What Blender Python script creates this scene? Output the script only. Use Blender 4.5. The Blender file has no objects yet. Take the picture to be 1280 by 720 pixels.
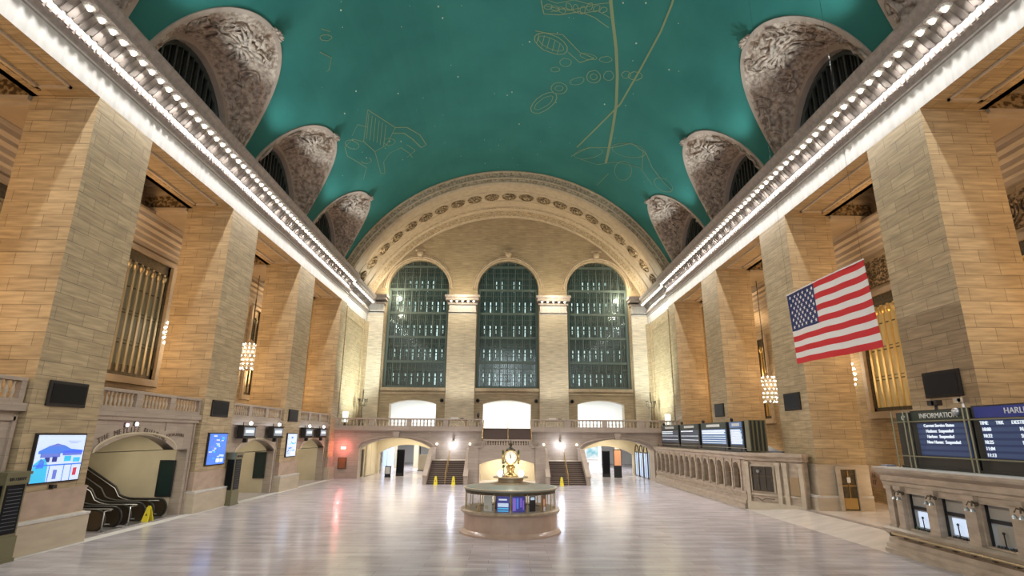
import bpy, math, random
from mathutils import Matrix, Vector, noise
PI = math.pi
SC = bpy.context.scene
COL = SC.collection
random.seed(7)

# ------------------------------------------------------------------ materials
def mat(name, col, rough=.6, metal=0., emit=None, es=0., spec=.5):
    m = bpy.data.materials.new(name); m.use_nodes = True
    b = m.node_tree.nodes['Principled BSDF']
    b.inputs['Base Color'].default_value = (*col, 1)
    b.inputs['Roughness'].default_value = rough
    b.inputs['Metallic'].default_value = metal
    b.inputs['Specular IOR Level'].default_value = spec
    if emit:
        b.inputs['Emission Color'].default_value = (*emit, 1)
        b.inputs['Emission Strength'].default_value = es
    return m

def N(nt, t, **kw):
    n = nt.nodes.new(t)
    for k, v in kw.items():
        if k.startswith('i_'): n.inputs[k[2:].replace('_', ' ')].default_value = v
        else: setattr(n, k, v)
    return n

def wall_uv(nt):
    """(u, z) from world position, u running along the wall whichever way it faces"""
    g = N(nt, 'ShaderNodeNewGeometry'); sp = N(nt, 'ShaderNodeSeparateXYZ'); sn = N(nt, 'ShaderNodeSeparateXYZ')
    nt.links.new(g.outputs['Position'], sp.inputs[0]); nt.links.new(g.outputs['True Normal'], sn.inputs[0])
    ab = N(nt, 'ShaderNodeMath', operation='ABSOLUTE'); nt.links.new(sn.outputs['X'], ab.inputs[0])
    gt = N(nt, 'ShaderNodeMath', operation='GREATER_THAN'); gt.inputs[1].default_value = .6; nt.links.new(ab.outputs[0], gt.inputs[0])
    mx = N(nt, 'ShaderNodeMix', data_type='FLOAT')
    nt.links.new(gt.outputs[0], mx.inputs[0]); nt.links.new(sp.outputs['X'], mx.inputs[2]); nt.links.new(sp.outputs['Y'], mx.inputs[3])
    az = N(nt, 'ShaderNodeMath', operation='ABSOLUTE'); nt.links.new(sn.outputs['Z'], az.inputs[0])
    gz = N(nt, 'ShaderNodeMath', operation='GREATER_THAN'); gz.inputs[1].default_value = .7; nt.links.new(az.outputs[0], gz.inputs[0])
    mz = N(nt, 'ShaderNodeMix', data_type='FLOAT')
    nt.links.new(gz.outputs[0], mz.inputs[0]); nt.links.new(sp.outputs['Z'], mz.inputs[2]); nt.links.new(sp.outputs['Y'], mz.inputs[3])
    c = N(nt, 'ShaderNodeCombineXYZ'); nt.links.new(mx.outputs[0], c.inputs[0]); nt.links.new(mz.outputs[0], c.inputs[1])
    return c

def stone(name, c1, c2, mortar, w=1.5, h=.55, ms=.012, rough=.45, streak=.35, bump=.25):
    m = mat(name, c1, rough); nt = m.node_tree; b = nt.nodes['Principled BSDF']
    uv = wall_uv(nt)
    br = N(nt, 'ShaderNodeTexBrick', offset=.5)
    br.inputs['Color1'].default_value = (*c1, 1); br.inputs['Color2'].default_value = (*c2, 1); br.inputs['Mortar'].default_value = (*mortar, 1)
    for k, v in (('Scale', 1), ('Mortar Size', ms), ('Mortar Smooth', .2), ('Bias', -.1), ('Brick Width', w), ('Row Height', h)): br.inputs[k].default_value = v
    nt.links.new(uv.outputs[0], br.inputs['Vector'])
    mp = N(nt, 'ShaderNodeMapping'); mp.inputs['Scale'].default_value = (.5, 5, 1); nt.links.new(uv.outputs[0], mp.inputs[0])
    no = N(nt, 'ShaderNodeTexNoise'); no.inputs['Scale'].default_value = 1.6; no.inputs['Detail'].default_value = 6; nt.links.new(mp.outputs[0], no.inputs['Vector'])
    rp = N(nt, 'ShaderNodeMapRange'); rp.inputs[1].default_value = .3; rp.inputs[2].default_value = .7; rp.inputs[3].default_value = 1 - streak; rp.inputs[4].default_value = 1 + streak * .3
    nt.links.new(no.outputs[0], rp.inputs[0])
    mu = N(nt, 'ShaderNodeMix', data_type='RGBA', blend_type='MULTIPLY'); mu.inputs[0].default_value = 1
    nt.links.new(br.outputs['Color'], mu.inputs[6]); nt.links.new(rp.outputs[0], mu.inputs[7]); nt.links.new(mu.outputs[2], b.inputs['Base Color'])
    bp = N(nt, 'ShaderNodeBump'); bp.inputs['Strength'].default_value = bump; bp.inputs['Distance'].default_value = .02; bp.invert = True
    nt.links.new(br.outputs['Fac'], bp.inputs['Height']); nt.links.new(bp.outputs[0], b.inputs['Normal'])
    return m

def noisy(name, c1, c2, scale=1., rough=.5, bump=0., metal=0., detail=5, stretch=(1, 1, 1), spec=.5, lo=.35, hi=.65, dist=.03):
    m = mat(name, c1, rough, metal, spec=spec); nt = m.node_tree; b = nt.nodes['Principled BSDF']
    g = N(nt, 'ShaderNodeNewGeometry'); mp = N(nt, 'ShaderNodeMapping'); mp.inputs['Scale'].default_value = stretch
    nt.links.new(g.outputs['Position'], mp.inputs[0])
    no = N(nt, 'ShaderNodeTexNoise'); no.inputs['Scale'].default_value = scale; no.inputs['Detail'].default_value = detail
    nt.links.new(mp.outputs[0], no.inputs['Vector'])
    r = N(nt, 'ShaderNodeMapRange'); r.inputs[1].default_value = lo; r.inputs[2].default_value = hi; nt.links.new(no.outputs[0], r.inputs[0])
    mx = N(nt, 'ShaderNodeMix', data_type='RGBA'); mx.inputs[6].default_value = (*c1, 1); mx.inputs[7].default_value = (*c2, 1)
    nt.links.new(r.outputs[0], mx.inputs[0]); nt.links.new(mx.outputs[2], b.inputs['Base Color'])
    if bump:
        bp = N(nt, 'ShaderNodeBump'); bp.inputs['Strength'].default_value = bump; bp.inputs['Distance'].default_value = dist
        nt.links.new(no.outputs[0], bp.inputs['Height']); nt.links.new(bp.outputs[0], b.inputs['Normal'])
    return m

M = {}
M['stone'] = stone('travertine_blocks', (.50, .385, .225), (.41, .31, .18), (.20, .15, .09))
M['vaultstone'] = stone('tympanum_blocks', (.46, .36, .22), (.40, .31, .185), (.27, .21, .13), w=1.6, h=.6, ms=.008, bump=.1)
M['plain'] = noisy('dressed_limestone', (.50, .42, .31), (.42, .35, .26), .8, .5, .05, stretch=(1, 1, 4))
M['cream'] = noisy('cream_limestone', (.62, .54, .38), (.52, .45, .31), .6, .45, .03)
M['pink'] = noisy('pinkish_marble', (.47, .35, .265), (.38, .28, .21), 1.2, .35, .02, stretch=(1, 1, 2))
M['counter'] = noisy('counter_marble', (.46, .37, .28), (.34, .27, .20), 1.5, .35, .04, stretch=(1, 1, 3))
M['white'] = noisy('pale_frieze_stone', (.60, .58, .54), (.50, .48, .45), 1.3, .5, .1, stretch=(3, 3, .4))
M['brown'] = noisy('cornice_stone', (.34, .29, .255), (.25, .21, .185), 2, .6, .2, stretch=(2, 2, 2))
M['ring'] = noisy('arch_moulding', (.50, .40, .27), (.42, .33, .22), 2, .55, .15)
M['carve'] = noisy('carved_plaster', (.50, .40, .32), (.25, .185, .14), 3.5, .75, .9, detail=6, lo=.40, hi=.62, dist=.12)
M['carvelite'] = noisy('light_carved_band', (.47, .37, .24), (.24, .175, .10), 4, .6, .8, detail=5, lo=.42, hi=.60, dist=.06)
M['carvegold'] = noisy('carved_ornament', (.40, .30, .17), (.10, .065, .03), 5, .6, 1., detail=3, lo=.42, hi=.55, dist=.08)
M['rim'] = noisy('plaster_rim', (.44, .36, .30), (.38, .31, .255), 2, .6, .05)
M['teal'] = noisy('teal_painted_vault', (.024, .148, .128), (.034, .182, .155), .25, .75, .0, detail=8, spec=.2)
M['gold'] = mat('gilt_line', (.20, .26, .13), .6)
M['star'] = mat('gilt_star', (.6, .62, .45), .5)
M['brass'] = mat('brass', (.60, .43, .18), .3, .9)
M['goldbar'] = mat('gilded_bar', (.80, .58, .24), .35, .85)
M['bronze'] = noisy('dark_bronze', (.13, .105, .065), (.07, .06, .04), 6, .45, .1, metal=.5)
M['black'] = mat('black_metal', (.012, .012, .014), .45)
M['iron'] = mat('dark_window_iron', (.05, .06, .055), .5, .4)
M['screenblack'] = mat('unlit_display', (.006, .007, .009), .35, spec=.15)
M['boardblue'] = mat('blue_board_face', (.012, .025, .075), .3, emit=(.02, .05, .16), es=.55)
M['boardrow'] = mat('blue_board_row', (.03, .06, .14), .3, emit=(.05, .10, .24), es=.4)
M['boardhead'] = mat('blue_header', (.012, .02, .12), .4, emit=(.02, .04, .25), es=.5)
M['greenhead'] = mat('dark_green_header', (.03, .05, .04), .4)
M['letter'] = mat('lit_letters', (.8, .85, .85), .5, emit=(.8, .9, 1), es=1.1)
M['letterw'] = mat('painted_white_letters', (.75, .77, .75), .5)
M['etched'] = mat('etched_letters', (.16, .115, .09), .6)
M['bulb'] = mat('glowing_bulb', (1, .95, .85), .3, emit=(1, .93, .80), es=9)
M['lamp'] = mat('lit_lamp_glass', (1, .95, .85), .3, emit=(1, .90, .72), es=12)
M['coolamp'] = mat('cool_lit_lamp', (1, 1, 1), .3, emit=(.80, .88, 1), es=30)
M['warmpane'] = noisy('amber_lit_pane', (.5, .38, .18), (.4, .3, .14), 1, .4)
M['whitewall'] = mat('white_plaster', (.80, .80, .78), .6)
M['dial'] = mat('opal_clock_dial', (.9, .88, .8), .3, emit=(1, .95, .82), es=.9)
M['tread'] = mat('brown_stair_riser', (.10, .065, .05), .5)
M['yellow'] = mat('yellow_plastic', (.75, .62, .03), .4)
M['steel'] = mat('brushed_steel', (.50, .50, .50), .3, .9)
M['rubber'] = mat('black_rubber', (.02, .018, .016), .4)
M['screenA'] = mat('screen_pale', (.6, .7, .9), .3, emit=(.62, .78, 1), es=1.0)
M['screenB'] = mat('screen_blue', (.05, .2, .7), .3, emit=(.10, .25, .95), es=.9)
M['screenC'] = mat('screen_cyan', (.05, .5, .8), .3, emit=(.05, .55, .95), es=.9)
M['screenD'] = mat('screen_navy', (.02, .03, .2), .3, emit=(.05, .05, .35), es=.8)
M['screenP'] = mat('screen_violet', (.2, .1, .5), .3, emit=(.32, .18, .75), es=.8)
M['red'] = mat('flag_red', (.62, .03, .035), .8)
M['flagwhite'] = mat('flag_white', (.80, .78, .76), .8)
M['navy'] = mat('flag_navy', (.022, .035, .13), .8)
M['green'] = noisy('leaf_green', (.05, .16, .06), (.02, .07, .03), 20, .6, .5)
M['patina'] = noisy('grey_green_roof', (.33, .30, .24), (.20, .27, .25), 1.3, .4)
M['redlamp'] = mat('red_lit_sign', (1, .3, .25), .4, emit=(1, .25, .2), es=8)
M['wood'] = mat('orange_brown_door', (.24, .09, .03), .5)
M['skyglow'] = mat('daylit_room', (.85, .87, .9), .7)
M['orangeboard'] = mat('orange_poster', (.8, .35, .15), .5, emit=(1, .5, .3), es=.5)
M['paper'] = mat('paper', (.75, .75, .7), .7)
M['winframe'] = mat('green_bronze_frame', (.10, .135, .115), .45, .3)
M['outerglass'] = mat('outer_green_glass', (.05, .085, .085), .3)
M['catlamp'] = mat('catwalk_lamp_glass', (.8, .9, .9), .4, emit=(.80, .95, .95), es=3)

def glass_mat():
    m = bpy.data.materials.new('window_glass'); m.use_nodes = True; nt = m.node_tree; nt.nodes.clear()
    o = N(nt, 'ShaderNodeOutputMaterial'); t = N(nt, 'ShaderNodeBsdfTransparent'); g = N(nt, 'ShaderNodeBsdfGlossy'); mx = N(nt, 'ShaderNodeMixShader')
    t.inputs[0].default_value = (.72, .82, .80, 1); g.inputs[0].default_value = (.7, .8, .8, 1); g.inputs['Roughness'].default_value = .12
    mx.inputs[0].default_value = .14
    nt.links.new(t.outputs[0], mx.inputs[1]); nt.links.new(g.outputs[0], mx.inputs[2]); nt.links.new(mx.outputs[0], o.inputs[0])
    return m
M['glass'] = glass_mat()

def floor_mat():
    m = mat('polished_marble_floor', (.5, .46, .44), .2); nt = m.node_tree; b = nt.nodes['Principled BSDF']
    g = N(nt, 'ShaderNodeNewGeometry')
    br = N(nt, 'ShaderNodeTexBrick', offset=.5)
    br.inputs['Color1'].default_value = (.54, .50, .515, 1); br.inputs['Color2'].default_value = (.45, .41, .425, 1); br.inputs['Mortar'].default_value = (.34, .29, .28, 1)
    for k, v in (('Scale', 1), ('Mortar Size', .008), ('Bias', .0), ('Brick Width', 1.5), ('Row Height', .6)): br.inputs[k].default_value = v
    nt.links.new(g.outputs['Position'], br.inputs['Vector'])
    mp = N(nt, 'ShaderNodeMapping'); mp.inputs['Scale'].default_value = (.35, 1.6, 1); nt.links.new(g.outputs['Position'], mp.inputs[0])
    no = N(nt, 'ShaderNodeTexNoise'); no.inputs['Scale'].default_value = 1.4; no.inputs['Detail'].default_value = 7; nt.links.new(mp.outputs[0], no.inputs['Vector'])
    r = N(nt, 'ShaderNodeMapRange'); r.inputs[1].default_value = .3; r.inputs[2].default_value = .7; r.inputs[3].default_value = .78; r.inputs[4].default_value = 1.14
    nt.links.new(no.outputs[0], r.inputs[0])
    mu = N(nt, 'ShaderNodeMix', data_type='RGBA', blend_type='MULTIPLY'); mu.inputs[0].default_value = 1
    nt.links.new(br.outputs['Color'], mu.inputs[6]); nt.links.new(r.outputs[0], mu.inputs[7]); nt.links.new(mu.outputs[2], b.inputs['Base Color'])
    rr = N(nt, 'ShaderNodeMapRange'); rr.inputs[3].default_value = .12; rr.inputs[4].default_value = .26; nt.links.new(no.outputs[0], rr.inputs[0]); nt.links.new(rr.outputs[0], b.inputs['Roughness'])
    return m
M['floor'] = floor_mat()

M['plain2'] = stone('pilaster_stone', (.70, .61, .46), (.63, .54, .40), (.36, .30, .21), w=3.8, h=.9, ms=.008, bump=.1)
M['pinkgrey'] = stone('balcony_stone', (.43, .35, .28), (.37, .30, .24), (.26, .21, .165), w=1.6, h=.6, ms=.008, rough=.4, bump=.1, streak=.14)
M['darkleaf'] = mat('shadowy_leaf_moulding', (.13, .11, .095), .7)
M['pinklamp'] = mat('pink_lamp', (1, .7, .9), .4, emit=(1, .55, .85), es=5)
M['tealpic'] = noisy('teal_poster', (.08, .30, .36), (.5, .55, .55), 1.5, .5)
M['nosing'] = mat('step_edge', (.22, .17, .13), .5)
M['lamp3'] = mat('white_lamp_shade', (.9, .95, .85), .4, emit=(.9, 1, .9), es=1.5)
M['dial'].node_tree.nodes['Principled BSDF'].inputs['Emission Strength'].default_value = .55
M['lamp2'] = mat('opal_lamp', (1, .95, .85), .3, emit=(1, .93, .78), es=3)
M['bluepane'] = mat('blue_lit_glass', (.4, .55, .85), .3, emit=(.5, .68, 1), es=.8)
M['boothstone'] = noisy('booth_marble', (.50, .37, .285), (.41, .295, .225), 1.4, .3, .02)
M['brasstone'] = noisy('brassy_marble', (.50, .40, .28), (.38, .30, .2), 4, .3, 0, metal=.3)
M['brasspale'] = mat('pale_brass', (.62, .54, .40), .35, .4)
M['clearglass'] = None
M['bronzebox'] = mat('bronze_casing', (.035, .03, .026), .5, .2, spec=.2)
M['duskface'] = mat('dusky_display', (.010, .013, .022), .35, spec=.2)
M['escpanel'] = mat('bronze_balustrade_panel', (.10, .075, .05), .22, .6)
M['screenV'] = mat('screen_mid_blue', (.1, .15, .6), .3, emit=(.22, .30, .85), es=.8)
M['redpix'] = mat('screen_red', (.7, .05, .1), .3, emit=(.7, .05, .1), es=.6)
M['signface'] = mat('sign_face', (.25, .3, .35), .4, emit=(.3, .36, .45), es=.5)
M['coolamp2'] = mat('bare_lamp', (1, 1, 1), .3, emit=(.95, .97, 1), es=10)
M['kioskframe'] = mat('brass_green_frame', (.20, .19, .11), .35, .5)
M['letterdim'] = mat('dim_print', (.10, .11, .14), .5)
M['tickwin'] = mat('ticket_window_dark', (.06, .05, .042), .3)
M['tickpane'] = mat('ticket_window_pane', (.28, .30, .32), .2, emit=(.4, .45, .5), es=.12)
M['frosted'] = mat('frosted_pane', (.32, .30, .26), .4)
M['brassdull'] = mat('dull_brass', (.42, .32, .19), .35, .7)
M['boardcase'] = mat('dark_board_casing', (.022, .024, .022), .35)
M['boardgrey'] = mat('grey_blue_board', (.04, .05, .07), .3, emit=(.10, .13, .19), es=.5)
M['boardbright'] = mat('bright_blue_board', (.05, .1, .22), .3, emit=(.12, .24, .48), es=.7)
M['railing'] = mat('green_brass_railing', (.26, .25, .16), .35, .6)
M['bluegrey'] = mat('blue_grey_sheet', (.25, .27, .35), .6)
def cg():
    m = bpy.data.materials.new('booth_glass'); m.use_nodes = True; nt = m.node_tree; nt.nodes.clear()
    o = N(nt, 'ShaderNodeOutputMaterial'); t = N(nt, 'ShaderNodeBsdfTransparent'); g = N(nt, 'ShaderNodeBsdfGlossy'); mx = N(nt, 'ShaderNodeMixShader')
    t.inputs[0].default_value = (.9, .92, .92, 1); g.inputs['Roughness'].default_value = .03; mx.inputs[0].default_value = .10
    nt.links.new(t.outputs[0], mx.inputs[1]); nt.links.new(g.outputs[0], mx.inputs[2]); nt.links.new(mx.outputs[0], o.inputs[0])
    return m
M['clearglass'] = cg()
M['palebar'] = mat('pale_bronze_bar', (.42, .36, .24), .35, .6)
M['dimpane'] = mat('dim_green_pane', (.20, .19, .13), .3, emit=(.5, .48, .3), es=.10)
wp = M['warmpane'].node_tree.nodes['Principled BSDF']; wp.inputs['Emission Color'].default_value = (1, .70, .28, 1); wp.inputs['Emission Strength'].default_value = .35
M['floorpale'] = noisy('pale_floor_marble', (.66, .60, .55), (.56, .51, .46), .8, .25, 0, stretch=(1, 2, 1))
M['wood2'] = mat('dull_tan_panel', (.34, .25, .16), .5)

# ------------------------------------------------------------------ mesh helpers
def wloc(o):
    v = Vector((0, 0, 0))
    while o: v += o.location; o = o.parent
    return v

class MB:
    def __init__(s): s.v = []; s.f = []; s.m = []; s.mi = 0
    def face(s, pts):
        n = len(s.v); s.v += [tuple(p) for p in pts]; s.f.append(tuple(range(n, n + len(pts)))); s.m.append(s.mi); return s
    def box(s, x0, x1, y0, y1, z0, z1):
        if x0 > x1: x0, x1 = x1, x0
        if y0 > y1: y0, y1 = y1, y0
        n = len(s.v)
        s.v += [(x0, y0, z0), (x1, y0, z0), (x1, y1, z0), (x0, y1, z0), (x0, y0, z1), (x1, y0, z1), (x1, y1, z1), (x0, y1, z1)]
        for q in ((0, 3, 2, 1), (4, 5, 6, 7), (0, 1, 5, 4), (1, 2, 6, 5), (2, 3, 7, 6), (3, 0, 4, 7)): s.f.append(tuple(n + i for i in q)); s.m.append(s.mi)
        return s
    def hexa(s, ax, ua, ub, la, lb, ha, hb, w0, w1):
        """slice of wall: ax 'x' = wall runs along x (thickness y w0..w1), 'y' = wall runs along y (thickness x)"""
        P = (lambda u, w, z: (u, w, z)) if ax == 'x' else (lambda u, w, z: (w, u, z))
        n = len(s.v)
        s.v += [P(ua, w0, la), P(ub, w0, lb), P(ub, w1, lb), P(ua, w1, la), P(ua, w0, ha), P(ub, w0, hb), P(ub, w1, hb), P(ua, w1, ha)]
        for q in ((0, 3, 2, 1), (4, 5, 6, 7), (0, 1, 5, 4), (1, 2, 6, 5), (2, 3, 7, 6), (3, 0, 4, 7)):
            s.f.append(tuple(n + i for i in (q if ax == 'x' else q[::-1]))); s.m.append(s.mi)
        return s
    def wall(s, ax, u0, u1, z0, z1, w0, w1, ops=()):
        """ops: (uc, hw, zb, zs, rise) opening with arch of given rise above the spring zs (ellipse)"""
        cur = u0
        for (uc, hw, zb, zs, rise) in sorted(ops):
            if uc - hw > cur: s.hexa(ax, cur, uc - hw, z0, z0, z1, z1, w0, w1)
            n = 1 if rise == 0 else 18
            def az(t):
                if rise == 0: return zs
                if rise < hw * .8:      # segmental
                    R = (hw * hw + rise * rise) / (2 * rise); return zs + rise - R + math.sqrt(max(0, R * R - (t * hw) ** 2))
                return zs + rise * math.sqrt(max(0, 1 - t * t))
            ts = [-math.cos(PI * i / n) for i in range(n + 1)]
            for a, b in zip(ts, ts[1:]):
                s.hexa(ax, uc + a * hw, uc + b * hw, az(a), az(b), z1, z1, w0, w1)
                if zb > z0: s.hexa(ax, uc + a * hw, uc + b * hw, z0, z0, zb, zb, w0, w1)
            cur = uc + hw
        if cur < u1: s.hexa(ax, cur, u1, z0, z0, z1, z1, w0, w1)
        return s
    def prism(s, poly, ax, a, b):
        """poly of 2-D points extruded along axis ax from a to b; poly coords are the remaining two axes in order"""
        def P(p, t): return (t, p[0], p[1]) if ax == 0 else (p[0], t, p[1]) if ax == 1 else (p[0], p[1], t)
        n = len(s.v); k = len(poly)
        s.v += [P(p, a) for p in poly] + [P(p, b) for p in poly]
        s.f.append(tuple(n + i for i in range(k))[::-1]); s.f.append(tuple(n + k + i for i in range(k))); s.m += [s.mi, s.mi]
        for i in range(k): s.f.append((n + i, n + (i + 1) % k, n + k + (i + 1) % k, n + k + i)); s.m.append(s.mi)
        return s
    def lathe(s, prof, c=(0, 0, 0), n=16, ax=2, caps=True):
        b = len(s.v); k = len(prof)
        for i in range(n):
            t = 2 * PI * i / n
            for r, z in prof:
                p = (r * math.cos(t), r * math.sin(t), z)
                if ax == 0: p = (p[2], p[0], p[1])
                if ax == 1: p = (p[0], p[2], p[1])
                s.v.append((c[0] + p[0], c[1] + p[1], c[2] + p[2]))
        for i in range(n):
            j = (i + 1) % n
            for q in range(k - 1):
                s.f.append((b + i * k + q, b + j * k + q, b + j * k + q + 1, b + i * k + q + 1)); s.m.append(s.mi)
        if caps: s.f.append(tuple(b + i * k for i in range(n))[::-1]); s.f.append(tuple(b + i * k + k - 1 for i in range(n))); s.m += [s.mi, s.mi]
        return s
    def tube(s, pts, r, n=6, closed=False):
        pts = [Vector(p) for p in pts]; k = len(pts); b = len(s.v)
        up = None
        for i, p in enumerate(pts):
            d = (pts[min(i + 1, k - 1)] - pts[max(i - 1, 0)]) if not closed else pts[(i + 1) % k] - pts[i - 1]
            d.normalize()
            if up is None:
                up = Vector((0, 0, 1)) if abs(d.z) < .9 else Vector((1, 0, 0))
            x = d.cross(up); x.normalize(); y = x.cross(d); y.normalize(); up = y
            rr = r[i] if isinstance(r, (list, tuple)) else r
            for j in range(n):
                t = 2 * PI * j / n; s.v.append(tuple(p + x * rr * math.cos(t) + y * rr * math.sin(t)))
        for i in range(k if closed else k - 1):
            i2 = (i + 1) % k
            for j in range(n):
                j2 = (j + 1) % n; s.f.append((b + i * n + j, b + i * n + j2, b + i2 * n + j2, b + i2 * n + j)); s.m.append(s.mi)
        if not closed:
            s.f.append(tuple(b + j for j in range(n))[::-1]); s.f.append(tuple(b + (k - 1) * n + j for j in range(n))); s.m += [s.mi, s.mi]
        return s
    def grid(s, fn, nu, nv):
        b = len(s.v)
        for i in range(nu + 1):
            for j in range(nv + 1): s.v.append(tuple(fn(i / nu, j / nv)))
        for i in range(nu):
            for j in range(nv):
                a = b + i * (nv + 1) + j; s.f.append((a, a + nv + 1, a + nv + 2, a + 1)); s.m.append(s.mi)
        return s
    def ball(s, c, r, n=10, k=6, sq=1.):
        return s.lathe([(max(1e-4, r * math.sin(PI * i / k)), -r * sq * math.cos(PI * i / k)) for i in range(k + 1)], c, n)
    def build(s, name, m, parent=None, smooth=False, bevel=0., own=False):
        ms = m if isinstance(m, (list, tuple)) else [m]
        if parent is None and not own:
            xs = [p[0] for p in s.v]; ys = [p[1] for p in s.v]; zs = [p[2] for p in s.v]
            off = Vector(((min(xs) + max(xs)) / 2, (min(ys) + max(ys)) / 2, min(zs)))
        else: off = wloc(parent)
        me = bpy.data.meshes.new(name)
        me.from_pydata([(p[0] - off[0], p[1] - off[1], p[2] - off[2]) for p in s.v], [], s.f)
        for x in ms: me.materials.append(M[x])
        me.polygons.foreach_set('material_index', s.m)
        if smooth: me.polygons.foreach_set('use_smooth', [True] * len(me.polygons))
        me.validate(); me.update()
        o = bpy.data.objects.new(name, me); COL.objects.link(o)
        if parent is not None: o.parent = parent
        elif not own: o.location = off
        if bevel:
            md = o.modifiers.new('bevel', 'BEVEL'); md.width = bevel; md.segments = 2; md.limit_method = 'ANGLE'
        return o

def tag(o, label=None, cat=None, group=None, kind=None):
    if label: o['label'] = label
    if cat: o['category'] = cat
    if group: o['group'] = group
    if kind: o['kind'] = kind
    return o
def thing(name, loc, label, cat, group=None, rz=0.):
    o = bpy.data.objects.new(name, None); COL.objects.link(o); o.location = loc; o.rotation_euler.z = rz; o.empty_display_size = .2
    return tag(o, label, cat, group)
def struct(mb, name, m, parent=None, **k):
    o = mb.build(name, m, parent, **k)
    if parent is None: o['kind'] = 'structure'
    return o
def kids(o): return [c for c in bpy.data.objects if c.parent == o]
def copy_tree(o, parent=None, _m=None):
    c = o.copy(); COL.objects.link(c)
    if parent is not None: c.parent = parent
    for ch in CH.get(o.name, None) or kids(o): copy_tree(ch, c)
    return c
CH = {}
def text(s, size, loc, facing, m, parent, name='lettering', align='CENTER', ext=.01, sx=1.):
    cu = bpy.data.curves.new(name, 'FONT'); cu.body = s; cu.size = size; cu.extrude = ext; cu.align_x = align; cu.align_y = 'CENTER'
    cu.resolution_u = 3
    cu.materials.append(M[m]); o = bpy.data.objects.new(name, cu); COL.objects.link(o)
    ax = {'-x': ((0, -1, 0), (0, 0, 1), (-1, 0, 0)), '+x': ((0, 1, 0), (0, 0, 1), (1, 0, 0)), '-y': ((1, 0, 0), (0, 0, 1), (0, -1, 0))}[facing]
    mt = Matrix(ax).transposed().to_4x4(); o.rotation_euler = mt.to_euler(); o.scale = (sx, 1, 1)
    if parent is not None: o.parent = parent
    me = bpy.data.meshes.new_from_object(o); n_ = bpy.data.objects.new(name, me); COL.objects.link(n_)
    if not me.materials: me.materials.append(M[m])
    n_.rotation_euler = o.rotation_euler; n_.scale = o.scale; bpy.data.objects.remove(o); o = n_
    if parent is not None: o.parent = parent
    o.location = Vector(loc) - wloc(parent) if parent is not None else Vector(loc)
    return o
def light(kind, loc, power, col, size=None, rot=None, sy=None, name='light', spread=None, r=.1, spot=None):
    l = bpy.data.lights.new(name, kind); l.energy = power; l.color = col
    if kind == 'AREA':
        l.shape = 'RECTANGLE'; l.size = size; l.size_y = sy or size
        if spread: l.spread = spread
    else: l.shadow_soft_size = r
    if kind == 'SPOT' and spot: l.spot_size = spot; l.spot_blend = .6
    o = bpy.data.objects.new(name, l); COL.objects.link(o); o.location = loc
    if rot: o.rotation_euler = rot
    return o

# ------------------------------------------------------------------ camera
H = 4.45
f_, p_, yw, rl = 685.4, .263, .010, .008
fw = Vector((math.sin(yw) * math.cos(p_), math.cos(yw) * math.cos(p_), math.sin(p_)))
rt0 = Vector((math.cos(yw), -math.sin(yw), 0)); up0 = rt0.cross(fw)
rt = rt0 * math.cos(rl) + up0 * math.sin(rl); up = up0 * math.cos(rl) - rt0 * math.sin(rl)
cam = bpy.data.cameras.new('camera'); cam.lens = f_ / 1280 * 36; cam.sensor_width = 36; cam.sensor_fit = 'HORIZONTAL'
co = bpy.data.objects.new('camera', cam); COL.objects.link(co)
co.matrix_world = Matrix.Translation((-.19, 0, H)) @ Matrix((rt, up, -fw)).transposed().to_4x4()
SC.camera = co
cam.clip_end = 500

BAY = 12.4
PY = [21.5 + BAY * k for k in range(-1, 4)]     # near faces of the piers: 9.1, 21.5, 33.9, 46.3, 58.7
PW = 3.75
BC = [29.6 + BAY * k for k in range(-3, 3)]     # bay centres
VR, VZ = 21.0, 14.6
def V(y, ph, r=VR): return (r * math.sin(math.radians(ph)), y, VZ + r * math.cos(math.radians(ph)))   # ph measured from the crown

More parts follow.
